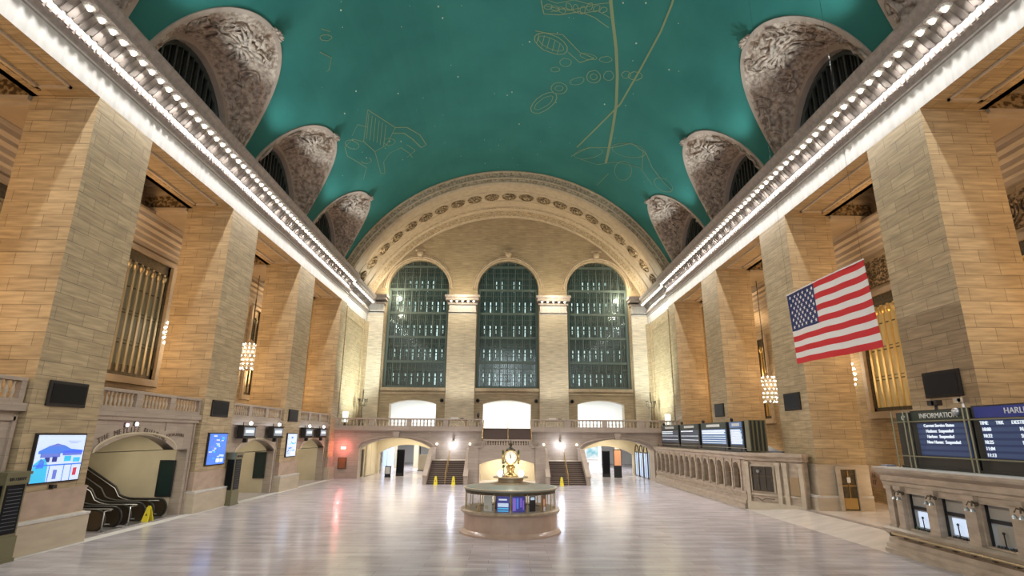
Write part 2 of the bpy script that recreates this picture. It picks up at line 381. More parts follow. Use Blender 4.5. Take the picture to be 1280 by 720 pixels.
CONST= [(6, [(30.8, 18.3), (33.7, 20.6), (36.7, 23.1), (39.5, 25.0), (43.2, 26.9), (46.7, 28.0), (50.8, 29.0), (53.4, 29.5)]), (3, [(28.9, 30.4), (30.5, 30.8), (33.2, 30.7), (37.7, 29.5), (43.0, 27.8), (47.8, 24.0), (52.7, 20.0)]), (1.5, [(41.9, -36.1), (46.3, -31.3), (48.2, -35.1), (48.1, -38.7), (45.6, -40.3), (41.9, -36.1)]), (1, [(42.4, -36.2), (45.5, -39.3)]), (1, [(43.0, -35.7), (46.0, -38.7)]), (1, [(43.5, -35.1), (46.5, -38.0)]), (1, [(44.1, -34.5), (47.0, -37.3)]), (1, [(44.6, -33.9), (47.6, -36.7)]), (1, [(45.2, -33.3), (48.1, -36.0)]), (2, [(46.3, -31.3), (47.1, -28.4), (49.2, -25.6), (51.4, -24.6), (51.6, -26.2), (49.4, -27.9), (47.8, -29.6), (46.9, -32.5)]), (1, [(45.6, -40.3), (44.2, -42.6), (44.5, -45.2), (45.9, -45.7), (47.8, -44.1), (49.6, -42.7), (51.0, -45.0)]), (1, [(48.1, -38.7), (50.0, -39.2), (52.2, -39.8), (52.7, -38.7), (50.6, -37.7), (49.8, -35.2), (49.9, -31.7), (51.7, -29.9), (52.7, -29.5)]), (1, [(45.9, -42.0), (45.9, -42.5), (45.8, -43.1), (45.4, -43.8), (45.0, -44.3), (44.5, -44.7), (44.2, -44.7), (43.9, -44.5), (43.9, -44.1), (44.0, -43.5), (44.3, -42.8), (44.8, -42.3), (45.2, -41.9), (45.6, -41.8), (45.9, -42.0)]), (1, [(49.1, -40.6), (49.2, -40.9), (49.2, -41.3), (49.1, -41.9), (48.8, -42.5), (48.5, -42.9), (48.2, -43.1), (48.0, -43.1), (47.8, -42.8), (47.8, -42.3), (48.0, -41.8), (48.2, -41.2), (48.5, -40.8), (48.8, -40.6), (49.1, -40.6)]), (1, [(48.5, -32.6), (48.6, -32.9), (48.7, -33.4), (48.6, -34.1), (48.4, -34.7), (48.1, -35.2), (47.7, -35.5), (47.5, -35.5), (47.3, -35.2), (47.2, -34.7), (47.3, -34.1), (47.6, -33.4), (47.9, -32.9), (48.2, -32.6), (48.5, -32.6)]), (1, [(44.1, -37.8), (42.9, -39.8), (43.8, -42.3)]), (1, [(49.9, -29.9), (51.6, -28.1), (52.2, -31.1)]), (1.6, [(38.5, 12.6), (38.9, 12.0), (39.1, 10.7), (39.0, 9.1), (38.8, 7.3), (38.3, 5.9), (37.8, 5.1), (37.3, 5.1), (37.0, 5.7), (36.8, 7.0), (36.9, 8.6), (37.1, 10.2), (37.5, 11.6), (38.0, 12.5), (38.5, 12.6)]), (1, [(38.4, 11.8), (38.6, 11.3), (38.7, 10.4), (38.6, 9.1), (38.4, 7.8), (38.1, 6.7), (37.7, 6.0), (37.4, 5.9), (37.2, 6.4), (37.2, 7.3), (37.3, 8.5), (37.5, 9.8), (37.8, 10.9), (38.1, 11.6), (38.4, 11.8)]), (1.6, [(36.7, 5.1), (36.8, 7.9), (36.7, 11.1), (38.3, 15.5), (38.5, 18.9), (39.5, 15.9), (38.6, 12.9)]), (1, [(36.9, 6.0), (38.1, 5.6)]), (1, [(37.1, 7.2), (38.4, 6.8)]), (1, [(37.3, 8.4), (38.6, 8.0)]), (1, [(37.5, 9.6), (38.8, 9.3)]), (1, [(37.7, 10.8), (39.0, 10.5)]), (1.6, [(44.5, 11.6), (45.0, 11.9), (45.8, 11.6), (46.6, 10.7), (47.4, 9.4), (48.0, 7.9), (48.1, 6.6), (47.9, 5.7), (47.3, 5.4), (46.5, 5.9), (45.7, 6.8), (45.0, 8.1), (44.5, 9.5), (44.3, 10.7), (44.5, 11.6)]), (1, [(44.9, 10.8), (45.3, 10.9), (45.8, 10.6), (46.4, 9.9), (46.9, 8.9), (47.3, 7.9), (47.5, 7.1), (47.4, 6.5), (47.1, 6.4), (46.5, 6.8), (46.0, 7.6), (45.4, 8.5), (45.1, 9.5), (44.9, 10.3), (44.9, 10.8)]), (1.4, [(43.3, 14.1), (43.7, 14.0), (44.1, 13.5), (44.3, 12.8), (44.4, 11.9), (44.4, 11.0), (44.1, 10.4), (43.8, 10.1), (43.4, 10.2), (43.0, 10.7), (42.8, 11.5), (42.7, 12.3), (42.8, 13.2), (43.0, 13.8), (43.3, 14.1)]), (1, [(43.4, 13.1), (43.6, 13.0), (43.8, 12.8), (43.9, 12.4), (44.0, 12.0), (43.9, 11.6), (43.8, 11.2), (43.7, 11.1), (43.5, 11.2), (43.3, 11.4), (43.2, 11.8), (43.2, 12.2), (43.2, 12.6), (43.3, 13.0), (43.4, 13.1)]), (1, [(41.4, 17.7), (41.7, 17.7), (42.0, 17.4), (42.3, 16.9), (42.5, 16.1), (42.6, 15.4), (42.6, 14.8), (42.5, 14.5), (42.2, 14.5), (42.0, 14.8), (41.7, 15.4), (41.5, 16.1), (41.3, 16.8), (41.3, 17.4), (41.4, 17.7)]), (1.4, [(40.5, 21.4), (40.9, 21.4), (41.2, 21.1), (41.5, 20.5), (41.6, 19.8), (41.6, 19.1), (41.4, 18.5), (41.0, 18.2), (40.7, 18.2), (40.3, 18.5), (40.1, 19.1), (39.9, 19.8), (40.0, 20.5), (40.2, 21.1), (40.5, 21.4)]), (1, [(40.6, 20.6), (40.8, 20.6), (41.0, 20.4), (41.1, 20.1), (41.2, 19.8), (41.1, 19.4), (41.1, 19.2), (40.9, 19.0), (40.7, 19.0), (40.6, 19.2), (40.4, 19.5), (40.4, 19.8), (40.4, 20.2), (40.5, 20.4), (40.6, 20.6)]), (1, [(39.8, 24.3), (40.0, 24.3), (40.3, 24.1), (40.5, 23.7), (40.6, 23.2), (40.6, 22.6), (40.5, 22.2), (40.2, 22.0), (40.0, 22.0), (39.7, 22.2), (39.5, 22.6), (39.4, 23.1), (39.4, 23.6), (39.6, 24.1), (39.8, 24.3)]), (1, [(38.8, 27.9), (39.0, 27.9), (39.2, 27.7), (39.4, 27.3), (39.5, 26.9), (39.5, 26.4), (39.4, 26.1), (39.3, 25.9), (39.1, 25.9), (38.9, 26.1), (38.7, 26.4), (38.6, 26.8), (38.6, 27.3), (38.7, 27.6), (38.8, 27.9)]), (1.4, [(38.3, 30.4), (38.6, 30.4), (38.8, 30.1), (39.1, 29.6), (39.2, 28.9), (39.3, 28.2), (39.2, 27.7), (39.1, 27.4), (38.8, 27.5), (38.6, 27.8), (38.3, 28.3), (38.2, 29.0), (38.1, 29.6), (38.2, 30.1), (38.3, 30.4)]), (1, [(39.7, 14.0), (40.0, 13.9), (40.2, 13.6), (40.4, 13.1), (40.4, 12.5), (40.4, 11.9), (40.2, 11.5), (40.0, 11.3), (39.8, 11.4), (39.6, 11.7), (39.4, 12.2), (39.4, 12.8), (39.4, 13.3), (39.5, 13.8), (39.7, 14.0)]), (1, [(41.0, 11.6), (41.1, 11.6), (41.2, 11.3), (41.3, 10.9), (41.4, 10.4), (41.4, 9.9), (41.3, 9.6), (41.2, 9.5), (41.0, 9.5), (40.9, 9.8), (40.8, 10.2), (40.7, 10.7), (40.8, 11.2), (40.8, 11.5), (41.0, 11.6)]), (1, [(38.4, 19.5), (38.6, 19.3), (38.7, 18.8), (38.8, 18.0), (38.9, 17.2), (38.8, 16.4), (38.7, 15.8), (38.6, 15.6), (38.4, 15.8), (38.3, 16.3), (38.2, 17.1), (38.2, 18.0), (38.2, 18.8), (38.3, 19.3), (38.4, 19.5)]), (1, [(38.0, 22.9), (38.1, 22.8), (38.3, 22.5), (38.5, 22.0), (38.6, 21.4), (38.6, 20.8), (38.6, 20.3), (38.5, 20.1), (38.3, 20.2), (38.1, 20.5), (38.0, 21.0), (37.8, 21.6), (37.8, 22.2), (37.9, 22.7), (38.0, 22.9)]), (1.6, [(33.5, 5.8), (34.8, 6.6), (34.7, 9.9), (34.0, 13.9), (34.2, 17.0), (34.8, 20.4)]), (1, [(33.2, 5.4), (33.6, 9.0), (33.0, 12.4), (33.1, 15.9), (32.5, 19.2)]), (1, [(34.0, 8.2), (34.1, 8.1), (34.2, 7.9), (34.3, 7.6), (34.3, 7.2), (34.3, 6.9), (34.2, 6.6), (34.1, 6.5), (34.0, 6.6), (33.9, 6.8), (33.8, 7.1), (33.8, 7.5), (33.8, 7.8), (33.9, 8.1), (34.0, 8.2)]), (1, [(34.2, 9.6), (34.3, 9.5), (34.4, 9.2), (34.4, 8.8), (34.3, 8.5), (34.3, 8.2), (34.2, 8.0), (34.0, 8.0), (33.9, 8.1), (33.9, 8.4), (33.9, 8.7), (33.9, 9.1), (34.0, 9.4), (34.1, 9.6), (34.2, 9.6)]), (1, [(34.4, 10.9), (34.5, 10.7), (34.5, 10.4), (34.4, 10.1), (34.4, 9.8), (34.2, 9.6), (34.1, 9.5), (34.0, 9.5), (33.9, 9.7), (33.9, 10.0), (33.9, 10.4), (34.0, 10.7), (34.1, 10.9), (34.3, 11.0), (34.4, 10.9)]), (1, [(34.0, 12.0), (34.1, 11.8), (34.0, 11.5), (34.0, 11.2), (33.8, 11.0), (33.7, 10.9), (33.5, 10.9), (33.4, 11.0), (33.4, 11.3), (33.4, 11.5), (33.5, 11.8), (33.6, 12.0), (33.8, 12.2), (33.9, 12.2), (34.0, 12.0)]), (1, [(34.1, 13.2), (34.1, 13.0), (34.1, 12.8), (33.9, 12.5), (33.8, 12.4), (33.6, 12.4), (33.5, 12.5), (33.4, 12.7), (33.4, 12.9), (33.5, 13.2), (33.6, 13.4), (33.8, 13.5), (33.9, 13.5), (34.1, 13.4), (34.1, 13.2)]), (1, [(34.2, 14.4), (34.2, 14.2), (34.0, 14.0), (33.9, 13.9), (33.7, 13.9), (33.6, 14.0), (33.4, 14.2), (33.4, 14.4), (33.4, 14.6), (33.5, 14.8), (33.7, 14.9), (33.9, 14.9), (34.0, 14.8), (34.1, 14.6), (34.2, 14.4)]), (1, [(33.7, 15.4), (33.6, 15.2), (33.5, 15.1), (33.3, 15.1), (33.2, 15.2), (33.0, 15.4), (33.0, 15.7), (32.9, 15.9), (33.0, 16.1), (33.1, 16.2), (33.3, 16.2), (33.5, 16.1), (33.6, 15.9), (33.7, 15.6), (33.7, 15.4)]), (1, [(33.6, 16.6), (33.5, 16.5), (33.4, 16.5), (33.2, 16.6), (33.1, 16.8), (33.0, 17.1), (33.0, 17.4), (33.0, 17.6), (33.1, 17.7), (33.2, 17.7), (33.4, 17.6), (33.5, 17.4), (33.6, 17.1), (33.7, 16.8), (33.6, 16.6)]), (1, [(33.5, 17.8), (33.4, 17.8), (33.3, 17.9), (33.1, 18.1), (33.0, 18.4), (33.0, 18.7), (33.0, 19.0), (33.1, 19.2), (33.2, 19.2), (33.3, 19.2), (33.4, 18.9), (33.5, 18.6), (33.6, 18.3), (33.6, 18.0), (33.5, 17.8)]), (1, [(34.5, 8.0), (33.9, 10.9), (34.2, 14.0), (33.5, 17.3), (33.8, 20.2)]), (1, [(34.0, 6.7), (34.1, 11.5), (33.2, 16.0)]), (1.6, [(54.9, 18.9), (51.9, 23.3), (50.1, 29.5), (47.6, 34.2), (47.7, 38.9), (49.1, 42.1), (49.8, 46.9), (49.8, 50.2)]), (1, [(47.7, 38.8), (48.3, 38.6), (49.1, 37.5), (49.8, 35.8), (50.4, 33.7), (50.6, 31.7), (50.5, 30.2), (50.0, 29.6), (49.4, 29.9), (48.7, 31.1), (48.1, 32.8), (47.6, 34.9), (47.3, 36.8), (47.4, 38.2), (47.7, 38.8)]), (1, [(51.4, 27.5), (51.9, 27.4), (52.7, 26.6), (53.5, 25.3), (54.3, 23.5), (54.8, 21.8), (54.8, 20.5), (54.6, 19.8), (54.0, 19.9), (53.2, 20.8), (52.5, 22.2), (51.8, 23.9), (51.3, 25.5), (51.2, 26.8), (51.4, 27.5)]), (1, [(51.9, 37.4), (52.8, 37.7), (53.7, 37.5), (54.4, 36.8), (54.9, 35.7), (55.0, 34.5), (54.6, 33.5), (53.9, 32.7), (53.0, 32.5), (52.1, 32.8), (51.5, 33.5), (51.1, 34.5), (51.0, 35.6), (51.3, 36.6), (51.9, 37.4)]), (1, [(54.8, 21.7), (54.5, 27.2), (52.3, 31.8), (50.5, 39.2), (51.7, 44.5)]), (1, [(49.7, 50.2), (50.2, 50.0), (50.7, 49.2), (51.2, 48.0), (51.4, 46.7), (51.4, 45.5), (51.1, 44.7), (50.6, 44.4), (50.1, 44.7), (49.6, 45.5), (49.2, 46.6), (49.0, 47.9), (49.1, 49.0), (49.3, 49.9), (49.7, 50.2)]), (1, [(55.1, 31.4), (58.8, 29.3)]), (1, [(47.5, 37.8), (50.8, 40.0)]), (1, [(32.8, -37.1), (32.8, -37.3), (32.8, -37.7), (32.8, -38.1), (32.6, -38.6), (32.5, -39.0), (32.3, -39.2), (32.2, -39.2), (32.1, -39.0), (32.1, -38.6), (32.2, -38.2), (32.3, -37.7), (32.5, -37.3), (32.6, -37.1), (32.8, -37.1)]), (1, [(33.3, -40.4), (34.4, -38.8), (35.3, -40.3), (35.3, -42.4)]), (1, [(31.6, -38.2), (32.2, -36.9)])]
STARS= [(31.0, -33.5), (34.8, -14.5), (42.0, -12.9), (45.4, -0.9), (40.6, -41.4), (47.9, -34.0), (48.1, -41.5), (41.8, -27.9), (36.2, 35.3), (35.3, 26.8), (43.9, 24.1), (38.0, 4.0), (50.3, 2.5), (48.9, -31.1), (33.6, -15.0), (44.9, 0.3), (39.0, -36.9), (32.1, 21.9), (31.4, 26.1), (29.5, 5.5), (34.8, 12.9), (45.0, -53.9), (20.5, 41.8), (30.4, -32.9), (59.8, -3.7), (53.5, -2.9), (45.6, -43.3), (45.4, 45.6), (40.9, 29.9), (46.9, -54.1), (50.3, 11.3), (32.1, -58.2), (54.6, -3.4), (48.8, 47.0), (48.6, 52.2), (35.8, 37.3), (37.8, 54.0), (55.2, -49.9), (25.4, -35.1), (58.6, -7.9), (45.1, -24.7), (40.3, -14.2), (34.0, 10.5), (43.4, 50.1), (47.3, 53.2), (54.3, 60.9), (46.9, -41.8), (54.4, 57.6), (56.2, 8.6), (48.6, -35.8), (53.3, 9.1), (31.4, -54.1), (54.2, 60.7), (23.5, 37.3), (36.4, -43.3), (31.8, 33.3), (54.9, -56.5), (44.6, -56.4), (48.7, -21.0), (55.2, 59.6), (40.2, 61.8), (32.4, -52.5), (44.0, -58.1), (27.9, -11.4), (44.4, -42.6), (21.7, 45.6), (32.6, 56.9), (55.9, -15.2), (38.4, 2.5), (45.8, 11.9), (42.4, 14.9), (57.6, 0.9), (37.2, 27.3), (29.5, -24.7), (59.1, 2.6), (41.9, -60.6), (36.6, 9.9), (20.8, 14.4), (45.3, -54.6), (45.1, -4.2), (47.2, -18.3), (48.3, 29.5), (20.9, -54.5), (47.0, 57.4), (30.0, -5.4), (43.7, -22.3), (34.6, -23.2), (34.8, 11.9), (32.0, -15.2), (50.9, -58.7), (42.8, 29.2), (32.4, -34.4), (52.2, -32.4), (27.5, -8.0), (47.9, -49.4), (32.9, -20.6), (53.3, -7.6), (54.2, -41.0), (33.5, 18.6), (55.4, -6.1), (29.0, -47.0), (41.2, -38.3), (52.3, 42.0), (27.3, -27.5), (52.3, 17.6), (52.3, -19.2), (25.2, -25.8), (51.8, -28.4), (33.9, -10.3)]
# ================================================================== the room
struct(MB().box(-30, 30, -13, 100, -.3, 0), 'floor', 'floor')
# pale border laid in the floor along the north side
struct(MB().box(-18.3, -17.75, 9, 60, 0.0, .006), 'trim_1', 'white')
mb = MB()      # slightly raised floor between the two ticket counters, with its grey strip
mb.mi = 0; mb.prism([(15.3, 0), (17.3, .38), (24.3, .38), (24.3, 0)], 1, 24.0, 46.0)
mb.mi = 1; mb.prism([(17.3, .375), (17.3, .388), (17.75, .388), (17.75, .375)], 1, 24.0, 34.6)
mb.mi = 2; mb.prism([(17.75, .375), (17.75, .386), (24.3, .386), (24.3, .375)], 1, 24.0, 46.0)
struct(mb, 'trim_2', ['floorpale', 'brown', 'floorpale'])

# --- vaulted ceiling with lunette holes
def vault():
    mb = MB(); A0, A1 = 22.0, 52.0       # angles above the horizontal of the lunette zone
    for sgn in (-1, 1):
        for c in BC:
            K = 6; tc = math.atan2(30.0, 6.2)
            TS = sorted([PI * j / 48 for j in range(49)] + [tc, PI - tc])
            for i in range(len(TS) - 1):
                for k in range(K):
                    pts = []
                    for (ii, kk) in ((i, k), (i + 1, k), (i + 1, k + 1), (i, k + 1)):
                        t = TS[ii]; e = (5.4 * math.cos(t), 22 * max(0, math.sin(t)) ** .92)
                        dx, dy = math.cos(t) / 6.2, math.sin(t) / 30.0; q = 1 / max(abs(dx), abs(dy)); b = (math.cos(t) * q, math.sin(t) * q)
                        w = kk / K; y = e[0] * (1 - w) + b[0] * w; a = e[1] * (1 - w) + b[1] * w
                        pts.append(V(c + y, sgn * (90 - A0 - a)))
                    mb.face(pts if sgn < 0 else pts[::-1])
            for i in range(14):
                for (a, b) in [(52, 60), (60, 70), (70, 80), (80, 90)]:
                    y0 = c - 6.2 + 12.4 * i / 14; y1 = y0 + 12.4 / 14
                    for q in range(3):
                        a0 = a + (b - a) * q / 3; a1 = a + (b - a) * (q + 1) / 3
                        pts = [V(y0, sgn * (90 - a0)), V(y1, sgn * (90 - a0)), V(y1, sgn * (90 - a1)), V(y0, sgn * (90 - a1))]
                        mb.face(pts if sgn > 0 else pts[::-1])
        y1, y0 = 61.3, BC[-1] + 6.2
        for q in range(36):
            a0 = 22 + 68 * q / 36; a1 = 22 + 68 * (q + 1) / 36
            mb.face([V(y0, sgn * (90 - a0)), V(y1, sgn * (90 - a0)), V(y1, sgn * (90 - a1)), V(y0, sgn * (90 - a1))])
    return struct(mb, 'ceiling', 'teal', smooth=True)
ceiling = vault()
mb = MB()
for w, pts in CONST:
    pts = [p for p in pts if p[0] > 16 and not (0)]
    if len(pts) < 2: continue
    hw = {1: .028, 1.4: .035, 1.5: .035, 1.6: .04, 2: .05, 3: .07, 6: .13}[w]
    for a, b in zip(pts, pts[1:]):
        n = max(1, int(max(abs(a[0] - b[0]) / 1.5, abs(a[1] - b[1]) / 3)))
        for i in range(n):
            p = (a[0] + (b[0] - a[0]) * i / n, a[1] + (b[1] - a[1]) * i / n); q = (a[0] + (b[0] - a[0]) * (i + 1) / n, a[1] + (b[1] - a[1]) * (i + 1) / n)
            P = Vector(V(p[0], p[1], VR - .03)); Q = Vector(V(q[0], q[1], VR - .03)); d = Q - P
            if d.length < .01: continue
            nn = Vector((-math.sin(math.radians(p[1])), 0, -math.cos(math.radians(p[1])))); s_ = d.cross(nn).normalized() * hw
            mb.face([P - s_, P + s_, Q + s_, Q - s_])
o = mb.build('painted_constellation', 'gold', ceiling); o['label'] = 'thin gilt line figures painted on the teal vault'
mb = MB()
for i, (y, ph) in enumerate(STARS):
    r = .07 if i < 19 else random.uniform(.018, .04)
    for k in range(1): mb.ball(V(y, ph, VR - .02), r, 6, 4)
o = mb.build('painted_star', 'star', ceiling); o['kind'] = 'stuff'

# --- lunettes (window arches cut into the foot of the vault)
def lunette(sgn, c, n):
    def outer(t): return V(c + 5.4 * math.cos(t), sgn * (90 - 22 - 22 * max(0, math.sin(t)) ** .92))
    def inner(t, a, b, X): return (sgn * X, c + a * math.cos(t), 22.5 + b * math.sin(t))
    NT = 72
    mb = MB()      # plain rims: outer border strip, and the reveal round the window
    def lerp(p, q, w): return tuple(p[i] * (1 - w) + q[i] * w for i in range(3))
    def rim(f0, f1, nn=NT):
        for i in range(nn):
            a, b = PI * i / nn, PI * (i + 1) / nn; q = [f0(a), f0(b), f1(b), f1(a)]; mb.face(q if sgn < 0 else q[::-1])
    W = lambda t: inner(t, 4.65, 5.35, 19.45)
    rim(lambda t: V(c + 5.42 * math.cos(t), sgn * (90 - 21.9 - 22.1 * max(0, math.sin(t)) ** .92), VR - .10), lambda t: V(c + 5.15 * math.cos(t), sgn * (90 - 22 - 21.2 * max(0, math.sin(t)) ** .92), VR - .08))
    rim(lambda t: V(c + 5.42 * math.cos(t), sgn * (90 - 21.9 - 22.1 * max(0, math.sin(t)) ** .92), VR + .15), lambda t: V(c + 5.42 * math.cos(t), sgn * (90 - 21.9 - 22.1 * max(0, math.sin(t)) ** .92), VR - .10))
    rim(W, lambda t: inner(t, 4.2, 4.9, 19.40)); rim(lambda t: inner(t, 4.2, 4.9, 19.40), lambda t: inner(t, 4.2, 4.9, 20.1))
    o = struct(mb, 'trim_%d' % n, 'rim', smooth=False)
    rl_ = MB()
    def fn(u, v):
        t = PI * u; P = Vector(V(c + 5.15 * math.cos(t), sgn * (90 - 22 - 21.2 * max(0, math.sin(t)) ** .92), VR - .08)); Q = Vector(W(t)); p = P.lerp(Q, v)
        e = min(1, 6 * v, 6 * (1 - v)) * min(1, 8 * u, 8 * (1 - u))
        h = noise.noise(p * 1.7) * .6 + noise.noise(p * 4.2) * .5
        cen = math.exp(-((u - .5) / .10) ** 2) * math.exp(-((v - .35) / .25) ** 2)
        h = (abs(h) * 1.25 + cen * .6) * e
        return p + Vector((-sgn * .75, 0, -.65)) * h * .6
    rl_.grid(fn, 110, 30)
    rl_.build('carved_relief', 'carve', o, smooth=True)
    orn = MB(); rnd = random.Random(int(c * 10) + (3 if sgn > 0 else 0))      # garlands, wings and a central shield carved over the relief
    def sp(u, v, off=.10): return Vector(fn(u, v)) + Vector((-sgn * .75, 0, -.65)) * off
    for k in range(26):
        u0, v0 = rnd.uniform(.06, .94), rnd.uniform(.12, .85); a = rnd.uniform(0, 6.28); pts = []; rad = []
        for j in range(10):
            r = .10 * (1 - j / 11); u_ = u0 + r * .45 * math.cos(a + j * .65); v_ = v0 + r * 2.2 * math.sin(a + j * .65)
            pts.append(sp(min(.98, max(.02, u_)), min(.97, max(.03, v_)))); rad.append(.10 * (1 - j / 14))
        orn.tube(pts, rad, 5)
    for s2 in (-1, 1):      # feathered wings
        for k in range(6):
            orn.tube([sp(.5 + s2 * .012, .42 + .03 * k), sp(.5 + s2 * (.05 + .004 * k), .30 + .07 * k, .2), sp(.5 + s2 * (.105 - .006 * k), .20 + .11 * k, .1)], [.11, .13, .04], 5)
    for k in range(5): orn.ball(sp(.5, .15 + .13 * k, .12), .26 - .035 * abs(k - 2), 8, 6)
    orn.build('carved_garland', 'carve', o, smooth=True)
    cl = MB()      # scroll crest at the tip
    tip = Vector(V(c, sgn * 46))
    for k in range(7):
        a = -1.2 + .4 * k; d = Vector((-sgn * math.cos(a) * .8, math.sin(a), -.45))
        cl.tube([tip, tip + d * .35 + Vector((0, .1 * (-1) ** k, 0)), tip + d * .7], [.10, .13, .04], 5)
    cl.build('crest', 'carve', o)
    return o
def lunette_window(sgn, c, n):
    X = sgn * 19.9; mb = MB()
    def zt(y): return 22.5 + 4.9 * math.sqrt(max(0, 1 - (y / 4.2) ** 2))
    for i in range(15):
        y = -4.0 + 8.0 * i / 14
        z1 = zt(y)
        mb.box(X - .07, X + .07, c + y - (.09 if i % 2 == 0 else .05), c + y + (.09 if i % 2 == 0 else .05), 22.2, z1)
    for z in (24.7,):
        hw = 4.2 * math.sqrt(max(0, 1 - ((z - 22.5) / 4.9) ** 2)); mb.box(X - .06, X + .06, c - hw, c + hw, z - .1, z + .1)
    arc = [(X, c + 4.05 * math.cos(PI * k / 24), 22.5 + 4.75 * math.sin(PI * k / 24)) for k in range(25)]
    mb.tube(arc, .16, 6)
    o = struct(mb, 'window_%d' % n, 'iron')
    g = MB(); xx = sgn * 20.05
    g.face([(xx, c + 4.2 * math.cos(PI * k / 24), 22.5 + 4.9 * math.sin(PI * k / 24)) for k in range(25)][::-sgn])
    g.build('pane', 'darkpane', o)
M['darkpane'] = mat('night_dark_glass', (.02, .022, .02), .25)
tn, wn = 3, 1
for sgn in (-1, 1):
    for c in BC[1:]:
        if c < 10 and False: continue
        lunette(sgn, c, tn); lunette_window(sgn, c, wn); tn += 1; wn += 1

# --- entablature and cornice down both sides
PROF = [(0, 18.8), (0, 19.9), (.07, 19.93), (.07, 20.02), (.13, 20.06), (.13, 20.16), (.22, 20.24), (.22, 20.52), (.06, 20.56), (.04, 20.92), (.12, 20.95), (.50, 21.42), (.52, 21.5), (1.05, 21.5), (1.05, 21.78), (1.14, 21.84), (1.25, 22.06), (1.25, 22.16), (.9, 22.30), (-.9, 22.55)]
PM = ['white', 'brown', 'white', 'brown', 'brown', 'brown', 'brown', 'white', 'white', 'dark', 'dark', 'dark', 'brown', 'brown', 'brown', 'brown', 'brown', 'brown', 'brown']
def entab(sgn, y0, y1, base, num, ops=True):
    mb = MB(); names = ['white', 'brown', 'stone', 'dark']
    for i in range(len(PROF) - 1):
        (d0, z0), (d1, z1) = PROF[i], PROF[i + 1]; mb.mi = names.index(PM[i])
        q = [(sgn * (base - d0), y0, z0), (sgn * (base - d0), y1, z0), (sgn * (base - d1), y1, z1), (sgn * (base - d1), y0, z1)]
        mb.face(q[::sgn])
    mb.mi = 2; mb.face([(sgn * base, y0, 18.8), (sgn * (21.3), y0, 18.8), (sgn * 21.3, y1, 18.8), (sgn * base, y1, 18.8)][::-sgn])
    mb.mi = 2; mb.box(sgn * 21.3, sgn * 21.0, y0, y1, 18.8, 22.4)
    for yy in (y0, y1):   # closing ends
        mb.mi = 1; mb.face(([(sgn * (base - d), yy, z) for d, z in PROF] + [(sgn * 21.3, yy, 22.55), (sgn * 21.3, yy, 18.8)])[::1 if yy == y1 else -1])
    # dentils under the frieze and leaf moulding under the soffit
    mb.mi = 1; n = int((y1 - y0) / .30)
    for i in range(n):
        y = y0 + .15 + .30 * i
        if y > 10: mb.box(sgn * (base - .22), sgn * (base - .29), y - .09, y + .09, 20.28, 20.48)
    n = int((y1 - y0) / .35)
    for i in range(n):
        y = y0 + .17 + .35 * i
        if y > 10:
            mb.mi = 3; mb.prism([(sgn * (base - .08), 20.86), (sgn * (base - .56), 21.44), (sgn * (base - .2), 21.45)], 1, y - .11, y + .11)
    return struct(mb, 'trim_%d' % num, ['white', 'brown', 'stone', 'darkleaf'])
entL = entab(-1, -12, 60.9, 18.3, 20); entR = entab(1, -12, 60.9, 18.3, 21)
entab(-1, 60.9, 71.9, 18.62, 22); entab(1, 60.9, 71.9, 18.62, 23)

# cornice bulbs, each with its leafy rosette
def bulb_proto():
    o = thing('cornice_bulb', (0, 0, 0), 'x', 'light bulb')
    MB().ball((0, 0, -.10), .115, 10, 6).build('globe', 'bulb', o, smooth=True)
    r = MB()
    for k in range(8):
        a = 2 * PI * k / 8; r.ball((.20 * math.cos(a), .20 * math.sin(a), -.01), .085, 6, 4, .7)
    r.lathe([(.30, .0), (.30, .04), (.15, .05)], (0, 0, 0), 12)
    r.build('rosette', 'white', o)
    return o
bp = bulb_proto(); CH[bp.name] = kids(bp); first = True
def put_bulb(x, y, z, lab, grp):
    global first
    if first: o = bp; first = False
    else: o = bp.copy(); COL.objects.link(o); [setattr(c_, 'parent', o) for c_ in [copy_leaf(c) for c in CH[bp.name]]]
    o.location = (x, y, z); tag(o, lab, 'light bulb', grp)
def copy_leaf(c):
    d = c.copy(); COL.objects.link(d); return d
for sgn, side in ((-1, 'left'), (1, 'right')):
    y = 15.0
    while y < 60.6:
        put_bulb(sgn * 17.58, y, 21.49, 'lit globe bulb in the long row under the %s cornice' % side, 'bulbs under the %s cornice' % side); y += .69
    y = 61.5
    while y < 71:
        put_bulb(sgn * 17.9, y, 21.49, 'lit globe bulb under the short %s cornice of the far corner' % side, 'bulbs under the %s corner cornice' % side); y += .72

# --- piers
def pier(sgn, y0, y1, lab):
    o = thing('stone_pier', (sgn * 19.8, (y0 + y1) / 2, 0), lab, 'pier', 'square stone piers of the hall')
    dz = 2.2 if sgn < 0 else 2.9
    MB().box(sgn * 18.3, sgn * 21.3, y0, y1, dz, 18.8).build('shaft', 'stone', o)
    mb = MB()
    xd = 21.32 if sgn > 0 else 18.58
    mb.box(sgn * 18.22, sgn * xd, y0 - .08, y1 + .08, 1.22, dz)
    mb.box(sgn * 18.2, sgn * xd, y0 - .1, y1 + .1, dz - .04, dz + .04)
    if sgn < 0: mb.box(-18.58, -21.3, y0, y1, 1.22, dz)
    mb.build('dado', 'pink' if sgn < 0 else 'plain', o)
    mb = MB()
    xb = 21.3 if sgn > 0 else 18.58
    mb.prism([(sgn * 17.98, 0), (sgn * 17.98, 1.05), (sgn * 18.06, 1.16), (sgn * 18.22, 1.22), (sgn * xb, 1.22), (sgn * xb, 0)], 1, y0 - .2, y1 + .2)
    if sgn < 0: mb.box(-18.58, -21.3, y0, y1, 0, 1.22)
    p_ = mb.build('plinth', 'plain', o, bevel=.02)
    MB().box(sgn * 17.96, sgn * xb, y0 - .21, y1 + .21, 1.10, 1.19).build('plinth_top_band', 'white', p_)
    return o
piers = {}
